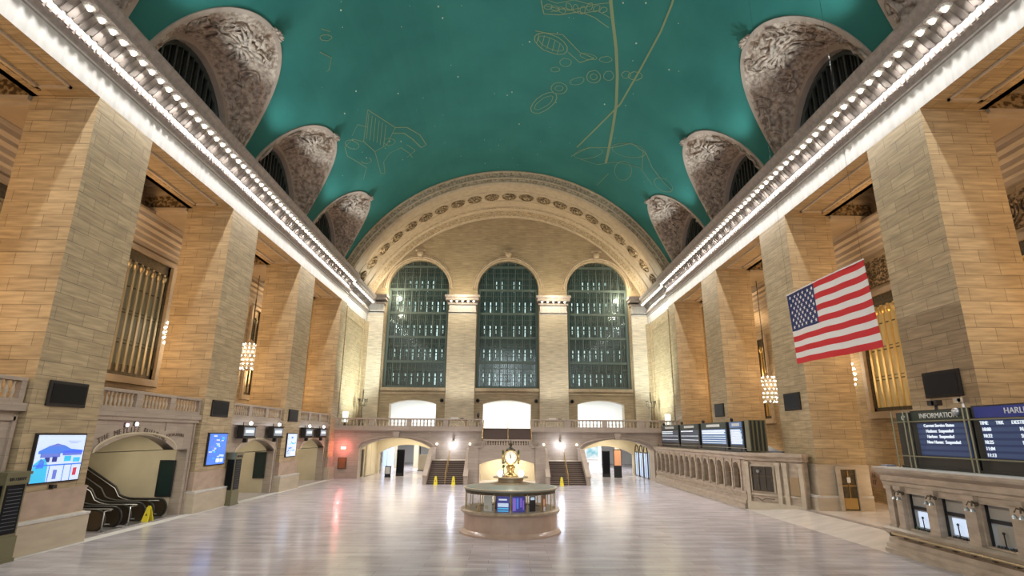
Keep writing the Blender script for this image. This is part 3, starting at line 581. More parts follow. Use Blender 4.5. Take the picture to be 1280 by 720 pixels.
names = ['nearest', 'second', 'third']
for sgn, side in ((-1, 'left'), (1, 'right')):
    for k, y0 in enumerate(PY[1:4]):
        lab = {(-1, 0): 'square stone pier with the wide lit picture screen, beside the escalators', (-1, 1): 'square stone pier between the escalator bay and the first track gate',
               (-1, 2): 'square stone pier between the two track gates on the left side', (1, 0): 'square stone pier rising behind the information board',
               (1, 1): 'square stone pier between the two ticket counters, behind the flag', (1, 2): 'square stone pier behind the far ticket counter boards'}[(sgn, k)]
        piers[(sgn, k)] = pier(sgn, y0, y0 + PW, lab)
    lab = 'narrow corner pier of stone beside the %s end of the east balcony' % side
    o = thing('stone_pier', (sgn * 19.8, 59.8, 0), lab, 'pier', 'corner piers')
    MB().box(sgn * 18.3, sgn * 21.3, PY[4], 60.9, 2.2, 18.8).build('shaft', 'stone', o)
    MB().box(sgn * 18.2, sgn * 21.3, PY[4] - .1, 60.9, 1.2, 2.2).build('dado', 'pink', o)
    MB().box(sgn * 18.0, sgn * 21.3, PY[4] - .2, 60.9, 0, 1.2).build('plinth', 'plain', o)

# --- side walls (aisle back walls, near part of the hall, far corner)
GF = 5.5
for sgn, nm in ((-1, 'wall_left'), (1, 'wall_right')):
    mb = MB()
    wins = [(22.0, 3.0), (35.0 if sgn < 0 else 34.4, 3.0 if sgn < 0 else 2.6), (52.0, .85)]
    zb, ztp = (7.9, 15.9) if sgn < 0 else (6.15, 13.6)
    mb.wall('y', 9, 61, 0, 21, sgn * 24.3, sgn * 24.9, [(c, h, zb, ztp, 0) for c, h in wins]) if sgn > 0 else mb.wall('y', 9, 61, GF, 21, sgn * 24.3, sgn * 24.9, [(c, h, zb, ztp, 0) for c, h in wins])
    mb.box(sgn * 18.3, sgn * 24.9, -13, 9.0, 0, 22.5)          # near part of the hall, beside and behind the viewpoint
    mb.box(sgn * 18.3, sgn * 21.3, 9.0, 12.85, 0, 18.8)
    mb.box(sgn * 21.3, sgn * 24.9, 60.9, 61.4, 0, 21)
    mb.wall('y', 60.9, 72, 0, 18.8, sgn * 18.62, sgn * 19.2)
    mb.box(sgn * 18.62, sgn * 18.3, 70.9, 71.9, 0, 18.8)
    for a, b in ((61.9, 62.5), (69.4, 69.9)): mb.box(sgn * 18.62, sgn * 18.5, a, b, 5.4, 18.8)
    mb.box(sgn * 18.62, sgn * 18.55, 61.9, 69.9, 17.6, 18.0)
    mb.box(sgn * 18.9, sgn * 19.6, 60.9, 72.0, 22.3, 30)      # wall behind the end arch
    # wall behind lunettes / attic
    struct(mb, nm, 'stone')
    # aisle ceiling: coffers, cross beams and wall cornice
    mb = MB(); mb.mi = 0
    mb.box(sgn * 21.3, sgn * 24.9, 9, 61, 20.9, 21.1)
    for y0 in [12.85 - 3.75] + PY[1:]:
        y1 = y0 + PW if y0 < 58 else 60.9
        mb.mi = 1; mb.box(sgn * 21.3, sgn * 24.3, y0, y1, 18.35, 20.9)
        mb.box(sgn * 21.3, sgn * 24.3, y0 - .18, y1 + .18, 18.55, 18.75); mb.box(sgn * 21.3, sgn * 24.3, y0 - .12, y1 + .12, 19.7, 19.95); mb.box(sgn * 21.3, sgn * 24.3, y0 - .3, y1 + .3, 20.3, 20.9)
        mb.mi = 2; mb.box(sgn * 21.4, sgn * 24.2, y0 - .06, y1 + .06, 18.85, 19.6)
    mb.mi = 1
    prof = [(24.3, 16.3), (24.12, 16.35), (24.12, 16.6), (23.98, 16.7), (23.98, 17.0), (23.85, 17.08), (23.85, 17.35), (23.65, 17.5), (23.65, 17.7), (23.45, 17.85), (23.45, 18.1), (23.35, 18.3), (23.35, 18.45), (24.3, 18.6)]
    mb.prism([(sgn * a, b) for a, b in prof], 1, 9, 60.9)
    # recessed panels in the opening soffits
    for y0 in PY[:4]:
        a, b = y0 + PW, y0 + BAY
        mb.mi = 1
        X0, X1 = sgn * 19.0, sgn * 20.9
        for (p, q, r_, s_) in ((sgn * 20.35, sgn * 20.5, a + .7, b - .7), (sgn * 19.0, sgn * 19.08, a + .7, b - .7)): mb.box(p, q, r_, s_, 18.70, 18.8)
        for yy in (a + .7, b - .85): mb.box(sgn * 19.0, sgn * 20.5, yy, yy + .15, 18.70, 18.8)
        mb.mi = 2
        mb.box(sgn * 20.5, sgn * 20.62, a + .5, b - .5, 18.74, 18.8)
    struct(mb, 'ceiling_left' if sgn < 0 else 'ceiling_right', ['bronze', 'plain', 'carvegold'])
    # scrolled frieze and grilles
    for wi, (c, h) in enumerate(wins):
        mb = MB(); X = sgn * 24.35
        tb = ztp - .7
        fr = [(c - h, c - h + .22, zb, ztp), (c + h - .22, c + h, zb, ztp), (c - h, c + h, zb, zb + (.7 if sgn < 0 else .25)), (c - h, c + h, tb, ztp)]
        for a, b, z0, z1 in fr: mb.box(X, X + sgn * .18, a, b, z0, z1)
        for z in (zb + 2.0, zb + 3.9, zb + 5.6): mb.box(X + sgn * .02, X + sgn * .1, c - h, c + h, z - .03, z + .03)
        for z in (zb + 2.22, zb + 4.1): mb.box(X + sgn * .02, X + sgn * .1, c - h, c + h, z - .02, z + .02)
        w = struct(mb, 'window_%d' % wn, 'bronze'); wn += 1
        n = max(2, int(2 * h / .62)); g = MB()
        for i in range(n):
            y = c - h + .22 + (2 * h - .44) * (i + .5) / n
            g.box(X + sgn * .05, X - sgn * .04, y - .10, y + .10, zb + .25, tb)
            g.ball((X, y, tb - .35), .17, 8, 5, 1.6)
        g.build('gilded_bar', 'goldbar' if sgn > 0 else 'palebar', w)
        MB().box(X + sgn * .40, X + sgn * .45, c - h, c + h, zb, ztp).build('pane', 'warmpane' if sgn > 0 else 'dimpane', w)
        light('AREA', (X + sgn * .33, c, (zb + ztp) / 2), (250 if sgn > 0 else 25) * h / 3, (1, .72, .35), 2 * h - .2, (PI / 2, 0, sgn * PI / 2), ztp - zb - .4, 'grille_lamp') if False else None
        mb = MB()
        mb.wall('y', c - h - .35, c + h + .35, zb - .45, ztp + .3, sgn * 24.3, sgn * 24.12, [(c, h, zb, ztp, 0)])
        mb.box(sgn * 24.3, sgn * 24.0, c - h - .5, c + h + .5, zb - .45, zb - .25)
        t_ = struct(mb, 'trim_%d' % tn, 'plain'); tn += 1
        if sgn > 0 and wi < 2:
            s = MB(); s.box(24.3, 24.15, c - h, c + h, 14.2, 15.95)
            for k in range(5):
                yc = c - h + .6 + (2 * h - 1.2) * k / 4
                for r in (.62, .42, .22): s.tube([(24.1, yc + r * math.cos(a * PI / 8), 15.05 + r * math.sin(a * PI / 8)) for a in range(16)], .055, 5, True)
                s.ball((24.1, yc, 15.05), .12, 8, 5)
            s.build('scroll_frieze', 'carvegold', t_)

# --- far (east) wall
ops = [(-12.1, 4.12, 10.35, 23.6, 4.12), (0, 4.12, 10.35, 23.6, 4.12), (12.1, 4.12, 10.35, 23.6, 4.12)]
mb = MB()
mb.wall('x', -19.5, 19.5, 9.6, 36, 72, 73.4, ops)
mb.wall('x', -19.5, 19.5, 5.0, 9.6, 72, 73.4, [(-12.1, 3.0, 5.1, 8.3, .5), (0, 3.08, 5.1, 8.35, .5), (12.1, 3.0, 5.1, 8.4, .5)])
struct(mb, 'wall_east', 'vaultstone')
for c in (-12.1, 0, 12.1):
    mb = MB()
    def arc(r, y, z=23.6): return [(c - r, y, 10.35)] + [(c - r * math.cos(PI * k / 32), y, z + r * math.sin(PI * k / 32)) for k in range(33)] + [(c + r, y, 10.35)]
    mb.tube(arc(4.25, 71.98)[1:-1], .13, 6); mb.tube(arc(4.75, 71.98)[1:-1], .10, 6); mb.tube(arc(4.5, 71.95)[1:-1], .16, 6)
    mb.box(c - .3, c + .3, 71.5, 72, 27.9, 29.0); mb.ball((c, 71.6, 28.5), .45, 10, 6)
    mb.box(c - .7, c + .7, 71.6, 72, 28.95, 29.2)
    mb.box(c - 4.2, c + 4.2, 71.7, 72.3, 9.95, 10.35)
    mb.box(c - 4.5, c + 4.5, 71.85, 72, 9.55, 9.75)
    struct(mb, 'trim_%d' % tn, 'ring'); tn += 1
# tall windows: bronze-green lattice, glass, catwalks behind
for wi, c in enumerate((-12.1, 0, 12.1)):
    mb = MB()
    def zt(x): return 23.6 + math.sqrt(max(0, 4.1 ** 2 - x * x))
    for i in range(33):
        x = -4.0 + 8.0 * i / 32; w = .08 if i % 4 == 0 else .032
        mb.box(c + x - w, c + x + w, 72.55, 72.72, 10.35, zt(x))
    z = 10.5
    k = 0
    while z < 27.4:
        hw = 4.1 if z < 23.6 else math.sqrt(max(0, 4.1 ** 2 - (z - 23.6) ** 2)); w = .16 if k % 4 == 0 else .03
        mb.box(c - hw, c + hw, 72.5 if k % 4 == 0 else 72.58, 72.7, z - w, z + w); z += .82; k += 1
    for s_ in (-1, 1): mb.box(c + s_ * 4.12, c + s_ * 3.75, 72.4, 72.8, 10.35, 23.6)
    w = struct(mb, 'window_%d' % wn, 'winframe'); wn += 1
    g = MB(); g.face([(c - 4.1, 72.75, 10.35), (c + 4.1, 72.75, 10.35)] + [(c + 4.1 * math.cos(PI * k / 24), 72.75, 23.6 + 4.1 * math.sin(PI * k / 24)) for k in range(25)])
    g.build('pane', 'glass', w)
    cw = MB()
    for z in (13.0, 16.3, 19.6, 22.9, 25.9):
        hw = 4.1 if z < 23.6 else 3.0
        cw.box(c - hw, c + hw, 73.5, 75.5, z - .12, z)
        cw.box(c - hw, c + hw, 73.5, 73.55, z + .9, z + .96)
    cw.build('catwalk', 'winframe', w)
    bk = MB(); bk.box(c - 4.6, c + 4.6, 75.6, 75.7, 10, 28)
    for i in range(9): bk.box(c - 4 + i - .06, c - 4 + i + .06, 75.45, 75.6, 10, 28)
    bk.box(c - 4.7, c - 4.6, 73.4, 75.7, 10, 28); bk.box(c + 4.6, c + 4.7, 73.4, 75.7, 10, 28); bk.box(c - 4.7, c + 4.7, 73.4, 75.7, 28, 28.1); bk.box(c - 4.7, c + 4.7, 73.4, 75.7, 9.9, 10)
    bk.build('outer_lattice', 'outerglass', w)
    lm = MB()
    for zi, z in enumerate((12.6, 15.9, 19.2, 22.5, 25.5)):
        for i in range(9):
            x = -3.2 + .8 * i
            if zi == 4 and abs(x) > 2: continue
            lm.box(c + x - .07, c + x + .07, 74.4, 74.6, z - .5, z - .15)
            if i % 2: lm.box(c + x - .06, c + x + .06, 74.4, 74.6, z - 1.6, z - .7)
            else: lm.box(c + x - .03, c + x + .03, 74.4, 74.6, z - 1.2, z - .8)
    lm.build('catwalk_lamp', 'catlamp', w)
# ================================================================== far end: pilasters, great arch, balcony, stairs
def capital(mb, x0, x1, y0):
    mb.mi = 0
    mb.box(x0, x1, y0, 72, 20.0, 20.12); mb.box(x0 - .1, x1 + .1, y0 - .1, 72, 20.25, 20.45)
    mb.box(x0 - .02, x1 + .02, y0 - .02, 72, 20.45, 21.25)
    mb.mi = 1
    mb.box(x0 - .22, x1 + .22, y0 - .25, 72, 21.25, 21.5); mb.box(x0 - .42, x1 + .42, y0 - .75, 72, 21.75, 22.1); mb.box(x0 - .55, x1 + .55, y0 - .9, 72, 22.1, 22.45)
for s_ in (-1, 1):
    x0, x1 = (4.2, 7.9) if s_ > 0 else (-7.9, -4.2)
    o = thing('stone_pilaster', (s_ * 6.05, 71.9, 5.2), 'broad stone pilaster between the middle and the %s tall window' % ('left' if s_ < 0 else 'right'), 'pilaster', 'pilasters of the far wall')
    MB().box(x0, x1, 71.35, 72, 5.2, 20.1).build('shaft', 'plain2', o)
    mb = MB(); capital(mb, x0 + .1, x1 - .1, 71.3); mb.build('capital', ['white', 'brown'], o)
    x0, x1 = (16.45, 18.6) if s_ > 0 else (-18.6, -16.45)
    o = thing('stone_pilaster', (s_ * 17.4, 71.9, 5.2), 'slim pilaster in the far %s corner beside the tall window' % ('left' if s_ < 0 else 'right'), 'pilaster', 'pilasters of the far wall')
    MB().box(x0, x1, 71.35, 72, 5.2, 20.1).build('shaft', 'plain2', o)
    mb = MB(); capital(mb, x0 + .1, x1 - .1, 71.3); mb.build('capital', ['white', 'brown'], o)
    for k in range(5):
        put_bulb(s_ * 6.05 - 1.5 + .75 * k, 70.9, 21.74, 'lit globe bulb on the capital between the middle and %s window' % ('left' if s_ < 0 else 'right'), 'bulbs on the %s pilaster capital' % ('left' if s_ < 0 else 'right'))

def arc_surface(prof, mi=0):
    mb = MB(); a0, a1, n = -70, 70, 96
    for i in range(n):
        for (p, q) in zip(prof, prof[1:]):
            def P(w, y, a):
                R = 21.0 + (20.2 - 21.0) * w; cz = 14.6 + (13.9 - 14.6) * w; a = math.radians(a)
                return (R * math.sin(a), y, cz + R * math.cos(a))
            b0 = a0 + (a1 - a0) * i / n; b1 = a0 + (a1 - a0) * (i + 1) / n
            mb.mi = q[2]; mb.face([P(p[0], p[1], b0), P(q[0], q[1], b0), P(q[0], q[1], b1), P(p[0], p[1], b1)])
    return mb
prof = [(-.05, 61.4, 0), (-.05, 60.85, 0), (.02, 60.7, 0), (.10, 60.7, 0), (.14, 60.85, 0), (.20, 60.9, 1), (.46, 61.05, 1), (.50, 60.95, 0), (.56, 60.98, 0), (.60, 61.1, 0), (.66, 61.12, 1), (.80, 61.25, 1), (.85, 61.2, 0), (.92, 61.3, 0), (1.0, 61.5, 0), (1, 63.3, 0), (1.06, 63.35, 0), (1.06, 63.6, 0), (1, 63.65, 0),
        (1, 66.1, 0), (1.06, 66.15, 0), (1.06, 66.4, 0), (1, 66.45, 0), (1, 68.0, 0), (1.08, 68.05, 0), (1.08, 68.4, 1), (1.0, 68.5, 1), (1.0, 68.9, 0), (1.08, 69.1, 0), (1.08, 69.3, 0), (1.02, 69.4, 1), (1.02, 71.3, 1), (1.1, 71.4, 0), (1.1, 71.9, 0), (1.0, 72.0, 0)]
ringo = struct(arc_surface(prof), 'trim_%d' % tn, ['ring', 'carvelite']); tn += 1
for i in range(21):
    a = math.radians(-63 + 6.3 * i); mb = MB()
    cx, cz = 20.15 * math.sin(a), 13.9 + 20.15 * math.cos(a)
    R_ = Matrix.Rotation(a, 3, 'Y')
    t = MB(); t.lathe([(.95, .0), (.9, -.12), (.72, -.14), (.68, -.02), (.45, -.02), (.42, -.16), (.2, -.3), (.02, -.32)], (0, 0, 0), 20)
    for p in t.v:
        q = R_ @ Vector((p[0], p[1] * .95, p[2])); mb.v.append((cx + q.x, 64.9 + q.y, cz + q.z))
    mb.f = t.f; mb.m = t.m
    mb.build('rosette_medallion', 'carvegold', ringo, smooth=False)

# --- balcony across the far end
mb = MB()
for s_ in (-1, 1):
    a, b = (-18.62, -2.55) if s_ < 0 else (2.55, 18.62)
    mb.wall('x', a, b, 0, 5.2, 60.5, 61.9, [(s_ * 11.75, 3.85, 0, 3.05, 1.1)])
    mb.box(a, b, 60.15, 60.5, 4.86, 5.2); mb.box(a, b, 60.3, 60.5, 4.72, 4.86)
    mb.tube([(s_ * 11.75 - 4.0 * math.cos(PI * k / 24), 60.46, 3.08 + 1.22 * math.sin(PI * k / 24)) for k in range(25)], .11, 5)
    mb.prism([(s_ * 11.75 - .25, 4.1), (s_ * 11.75 + .25, 4.1), (s_ * 11.75 + .38, 4.8), (s_ * 11.75 - .38, 4.8)], 1, 60.2, 60.5)
    mb.box(s_ * 18.3, s_ * 18.62, 60.9, 61.9, 0, 5.2)
mb.box(-2.55, 2.55, 60.95, 61.9, 0, 5.2)
mb.box(-19.2, 19.2, 61.9, 73.0, 4.5, 5.2)
struct(mb, 'trim_%d' % tn, 'pinkgrey'); tn += 1
BAL = MB().lathe([(.075, 0), (.075, .05), (.05, .07), (.085, .2), (.09, .28), (.05, .42), (.04, .5), (.06, .56), (.075, .58), (.075, .64)], (0, 0, 0), 8).build('baluster', 'plain', None, smooth=True)
BALM = BAL.data; bpy.data.objects.remove(BAL)
def balustrade(name, lab, p0, p1, z, sp=.33, ped=3.2, m='pinkgrey', grp=None, hh=.95, depth=.3):
    """stone balustrade from p0 to p1 (axis-aligned)"""
    ax = 0 if abs(p1[0] - p0[0]) > abs(p1[1] - p0[1]) else 1
    cx, cy = (p0[0] + p1[0]) / 2, (p0[1] + p1[1]) / 2
    o = thing(name, (cx, cy, z), lab, 'balustrade', grp)
    a, b = sorted((p0[ax], p1[ax])); oc = cy if ax == 0 else cx; d = depth / 2
    def bx(mb, u0, u1, w, z0, z1):
        mb.box(u0, u1, oc - w, oc + w, z + z0, z + z1) if ax == 0 else mb.box(oc - w, oc + w, u0, u1, z + z0, z + z1)
    mb = MB(); bx(mb, a, b, d, 0, .16); mb.build('plinth', m, o)
    mb = MB(); bx(mb, a, b, d + .03, hh - .14, hh); mb.build('rail', m, o, bevel=.02)
    L = b - a; n = max(1, round(L / ped)); pw = .5
    s = (hh - .30) / .64
    for i in range(n + 1):
        u = a + L * i / n; u0 = max(a, u - pw / 2); u1 = min(b, u + pw / 2)
        mb = MB(); bx(mb, u0, u1, d + .01, .16, hh - .14); mb.build('pedestal', m, o)
    for i in range(n):
        u0, u1 = a + L * i / n + pw / 2, a + L * (i + 1) / n - pw / 2; k = max(1, int((u1 - u0) / sp))
        for j in range(k):
            u = u0 + (u1 - u0) * (j + .5) / k
            c = bpy.data.objects.new('baluster', BALM); COL.objects.link(c); c.parent = o
            c.location = ((u - cx, 0, .16) if ax == 0 else (0, u - cy, .16)); c.scale = (1.0, 1.0, s)
    return o
balustrade('stone_balustrade', 'long stone balustrade along the east balcony, left of the middle stairs', (-18.3, 60.35), (-2.6, 60.35), 5.2, .36, 3.9, grp=None)
balustrade('stone_balustrade', 'long stone balustrade along the east balcony, right of the middle stairs', (2.6, 60.35), (18.3, 60.35), 5.2, .36, 3.9, grp=None)
balustrade('stone_balustrade', 'short stone balustrade over the archway behind the clock booth', (-2.35, 55.5), (2.35, 55.5), 3.4, .24, 4.7, hh=.68, depth=.24)

# --- double staircase
o = thing('staircase', (0, 57.6, 0), 'grand double staircase of stone and dark steps below the east balcony', 'staircase')
mb = MB()
# central block with the archway down to the lower level
mb.wall('x', -3.7, 3.7, 0, 3.4, 55.3, 56.2, [(.1, 2.72, 0, 1.75, .55)])
mb.box(-3.7, -2.7, 56.2, 60.5, 0, 3.1); mb.box(2.9, 3.7, 56.2, 60.5, 0, 3.1)
mb.box(-2.7, 2.9, 56.2, 60.5, 2.6, 3.1); mb.box(-2.7, 2.9, 56.2, 56.5, 2.35, 2.6)
mb.build('central_block', 'pinkgrey', o)
mb = MB(); mb.box(-2.7, 2.9, 60.0, 60.3, 0, 2.6); mb.build('inner_wall', 'cream', o)
for s_ in (-1, 1):
    t = MB()
    x0, x1 = (-7.5, -4.05) if s_ < 0 else (4.05, 7.5)
    for k in range(12): t.box(x0, x1, 54.3 + .3 * k, 58.0, .165 * k, .165 * (k + 1) - .03)
    st = t.build('stair_flight', 'tread', o)
    t = MB()
    for k in range(12): t.box(x0, x1, 54.27 + .3 * k, 54.6 + .3 * k, .165 * (k + 1) - .03, .165 * (k + 1))
    t.build('stair_nosing', 'nosing', st)
    MB().box(x0 - .1, x1 + .1, 57.9, 60.5, 0, 2.0).build('landing', 'plain', o)
    # parapets
    def par(xa, xb):
        q = MB(); q.prism([(54.0, 0), (54.0, .75), (54.35, .9), (54.9, 1.15), (57.6, 2.7), (58.2, 3.05), (58.6, 3.1), (60.5, 3.1), (60.5, 0)], 0, xa, xb)
        q.prism([(53.95, .78), (54.4, .98), (54.9, 1.22), (57.6, 2.78), (58.2, 3.14), (60.5, 3.2), (60.5, 3.1), (58.2, 3.02), (57.6, 2.66), (54.9, 1.1), (54.4, .86), (53.95, .7)], 0, xa - .05, xb + .05)
        return q
    a = s_ * 7.5; q = par(min(a, a + s_ * .35), max(a, a + s_ * .35)); q.build('parapet', 'pinkgrey', o)
    a = s_ * 3.7; q = par(min(a, a + s_ * .35), max(a, a + s_ * .35)); q.build('parapet', 'pinkgrey', o)
    # curved shoulder from the parapet up to the middle landing balustrade
    q = MB(); pr_ = [(s_ * 3.75, 0), (s_ * 3.75, 2.9)] + [(s_ * (3.75 - 1.4 * math.sin(PI / 2 * k / 8) ** 1.0), 2.9 + 1.18 * (1 - math.cos(PI / 2 * k / 8))) for k in range(1, 9)] + [(s_ * 2.35, 3.3), (s_ * 2.75, 3.3), (s_ * 2.75, 0)]
    q.prism(pr_, 1, 55.2, 55.6)
    q.build('shoulder', 'pinkgrey', o)
    r = MB(); xm = (x0 + x1) / 2
    r.tube([(xm, 54.2, 0), (xm, 54.2, .9), (xm, 57.9, 2.95), (xm, 58.4, 2.95)], .035, 8)
    for k in range(1, 5): r.tube([(xm, 54.2 + .92 * k, .5 * k - .1), (xm, 54.2 + .92 * k, .9 + .51 * k)], .025, 6)
    r.build('handrail', 'brass', o)
t = MB()
for k in range(13): t.box(-2.5, 2.5, 57.6 + .26 * k, 61.0, 3.1 + .16 * k, 3.1 + .16 * (k + 1))
t.build('stair_flight', 'tread', o)
r = MB(); r.tube([(.1, 57.4, 3.1), (.1, 57.4, 4.0), (.1, 60.8, 6.1)], .035, 8); r.build('handrail', 'brass', o)
for x, s_ in ((-2.5, -1), (2.5, 1)):
    r = MB(); r.tube([(x, 57.0, 3.9), (x, 60.6, 6.05)], .05, 8); r.build('handrail', 'brass', o)

# --- rooms under and behind the balcony
mb = MB()
for s_ in (-1, 1):
    mb.mi = 0
    mb.box(s_ * 15.6, s_ * 16.2, 61.9, 69.0, 0, 4.5); mb.box(s_ * 7.9, s_ * 7.3, 61.9, 69.0, 0, 4.5)
    mb.wall('x', min(s_ * 16, s_ * 7.5), max(s_ * 16, s_ * 7.5), 0, 4.5, 69.0, 69.8, [(s_ * 11.8, 3.5, 0, 2.35, .95)])
    mb.mi = 1
    mb.box(s_ * 24, s_ * 24.3, 69.8, 96, 0, 4.8); mb.box(0, s_ * 24, 96, 96.4, 0, 4.8); mb.box(s_ * .2, 0, 69.8, 96, 0, 4.8)
    mb.box(0, s_ * 24.3, 69.8, 96.4, 4.8, 5.0); mb.box(s_ * 16, s_ * 24, 69.5, 69.8, 0, 4.8); mb.box(0, s_ * 7.5, 69.5, 69.8, 0, 4.8)
    mb.mi = 0
    for k in range(3): mb.box(s_ * (9.3 + k * 3), s_ * (9.9 + k * 3), 80, 80.6, 0, 4.8)
mb.mi = 2
mb.box(-19, 19, 73.4, 84, 5.0, 5.15); mb.box(-19, 19, 84, 84.3, 5.1, 10); mb.box(-19.3, -19, 73.4, 84.3, 5.1, 10); mb.box(19, 19.3, 73.4, 84.3, 5.1, 10); mb.box(-19, 19, 73.4, 84.3, 9.55, 9.8)
struct(mb, 'wall_passages', ['cream', 'whitewall', 'whitewall'])
# white lights
LW = (1, .96, .88)
for s_ in (-1, 1):
    light('AREA', (s_ * 11.7, 65.5, 4.4), 800, (1, .90, .70), 5, None, 5, 'passage_ceiling_light')
    light('AREA', (s_ * 12, 78, 4.7), 3300, (.97, .98, 1), 10, None, 14, 'concourse_ceiling_light')
light('AREA', (0, 78, 9.4), 3800, (.95, .98, 1), 34, None, 8, 'gallery_ceiling_light')

# furnishing of the passages
def free_board(loc, w, h, m1, lab, cat='sign', m2='black', zb=.35, poster=None):
    o = thing('standing_board', loc, lab, cat)
    x, y, _ = loc
    MB().box(x - w / 2, x + w / 2, y - .15, y + .15, 0, .12).build('base', 'black', o)
    MB().box(x - w / 2, x + w / 2, y - .10, y + .10, zb - .24, h).build('frame', m2, o)
    MB().box(x - w / 2 + .06, x + w / 2 - .06, y - .13, y - .10, zb + (h - zb) * (poster or 0), h - .1).build('poster', m1, o)
    return o
free_board((-11.9, 64.6, 0), .85, 2.85, 'screenblack', 'tall black advertising column standing in the left archway')
free_board((-12.9, 62.9, 0), .62, 1.15, 'paper', 'small black framed notice stand left of the tall column')
free_board((11.35, 65.4, 0), .85, 2.85, 'screenblack', 'tall black advertising column standing in the right archway')
free_board((12.5, 64.6, 0), .85, 3.05, 'orangeboard', 'standing board with a pale orange poster, right of the black column', poster=.35)
free_board((9.2, 67.2, 0), .8, 1.5, 'wood', 'low brown crate-like notice in the right archway', m2='wood')
for i, x in enumerate((-13.2, -12.2)):
    o = thing('framed_poster', (x, 95.8, 1.2), ['left', 'right'][i] + ' one of two black framed posters on the white wall beyond the left archway', 'poster')
    MB().box(x - 1.2 + i * 2.2, x + .4 + i * 2.2, 95.8, 95.95, 1.0, 3.6).build('frame', 'black', o); MB().box(x - 1.05 + i * 2.2, x + .25 + i * 2.2, 95.76, 95.8, 1.2, 3.4).build('print', 'paper', o)
tag(MB().box(-10.5, -5.5, 92.5, 93.5, 0, 1.3).build('shop_counter', 'wood', None), 'low orange brown counter far beyond the left archway', 'counter')
for i in range(5):
    x = 13.9 + .42 * i
    tag(MB().box(x, x + .36, 69.2, 69.28, .1, 2.6).build('glazed_door_leaf', 'bluepane', None), 'narrow blue glazed leaf at the right end of the right passage', 'door', 'blue glazed door leaves') if False else None
for i, (x, z0, w_, h_, mm, lb) in enumerate(((6.0, 1.6, 2.2, 1.5, 'tealpic', 'teal and white picture, leftmost of three beyond the right archway'), (8.6, 1.6, 2.0, 1.5, 'tealpic', 'teal and white picture, middle of three beyond the right archway'), (11.0, 1.5, 1.8, 1.6, 'tealpic', 'teal and white picture, rightmost of three beyond the right archway'))):
    o = thing('framed_picture', (x + w_ / 2, 79.3, z0), lb, 'picture')
    MB().box(x, x + w_, 79.3, 79.4, z0, z0 + h_).build('print', mm, o); q = MB()
    for a_ in (x, x + w_ - .08): q.box(a_, a_ + .08, 79.24, 79.4, z0 - .05, z0 + h_ + .05)
    q.box(x, x + w_, 79.24, 79.4, z0 + h_, z0 + h_ + .08); q.box(x, x + w_, 79.24, 79.4, z0 - .08, z0); q.build('frame', 'whitewall', o)
struct(MB().box(5.4, 13.2, 79.4, 79.7, 0, 4.8), 'wall_shops', 'whitewall')
for i, (x, y, lb) in enumerate(((-10.4, 74, 'beige freestanding partition wall just right of the tall column, beyond the left archway'), (-8.2, 77, 'brownish freestanding partition farther right beyond the left archway'))):
    o = thing('partition', (x, y, 0), lb, 'partition'); MB().box(x - .9, x + .9, y, y + .2, .1, 2.0 - .6 * i).build('panel', ['cream', 'wood2'][i], o); MB().box(x - 1, x + 1, y - .1, y + .3, 0, .1).build('foot', 'bronze', o)
for i, y in enumerate((72.5, 75.5, 78.5)):
    o = thing('shop_window', (-15.9, y, 0), ['nearest', 'middle', 'farthest'][i] + ' pale blue lit shop window on the left beyond the left archway', 'shop window')
    MB().box(-15.7, -15.6, y, y + 2.4, .4, 2.8).build('pane', 'bluepane', o); q = MB(); q.box(-15.7, -15.55, y - .1, y, 0, 3); q.box(-15.7, -15.55, y + 2.4, y + 2.5, 0, 3); q.box(-15.7, -15.55, y, y + 2.4, 2.8, 3); q.box(-15.7, -15.55, y, y + 2.4, 0, .4); q.build('frame', 'whitewall', o)
o = thing('glazed_screen', (15.5, 65.5, 0), 'blue lit glazed doors with arched heads inside the right archway', 'door')
for i in range(3):
    y = 62.6 + 2.1 * i
    q = MB(); q.box(15.42, 15.56, y, y + 1.7, .1, 2.7); q.build('pane', 'bluepane', o)
    q = MB(); q.tube([(15.42, y, 0), (15.42, y, 2.8), (15.42, y + .3, 3.3), (15.42, y + .85, 3.5), (15.42, y + 1.4, 3.3), (15.42, y + 1.7, 2.8), (15.42, y + 1.7, 0)], .07, 6); q.box(15.38, 15.46, y, y + 1.7, 2.65, 2.78); q.box(15.38, 15.46, y + .8, y + .9, .1, 2.7); q.build('frame', 'bronze', o)
tag(MB().box(-15.56, -15.5, 61.9, 62.5, .1, 2.9).build('dark_door_leaf', 'bronze', None), 'dark narrow gate leaf on the left jamb of the left archway', 'gate')
mb = MB(); mb.box(-15.58, -15.5, 63.6, 67.8, .1, 3.6); 
o = thing('panelled_door', (-15.52, 65.7, 0), 'cream panelled double door on the side wall of the left archway', 'door')
MB().box(-15.6, -15.53, 63.4, 68.0, .0, 3.7).build('frame', 'plain', o)
for k in range(2): MB().box(-15.56, -15.48, 63.6 + 2.15 * k, 65.65 + 2.15 * k, .05, 3.5).build('leaf', 'cream', o)
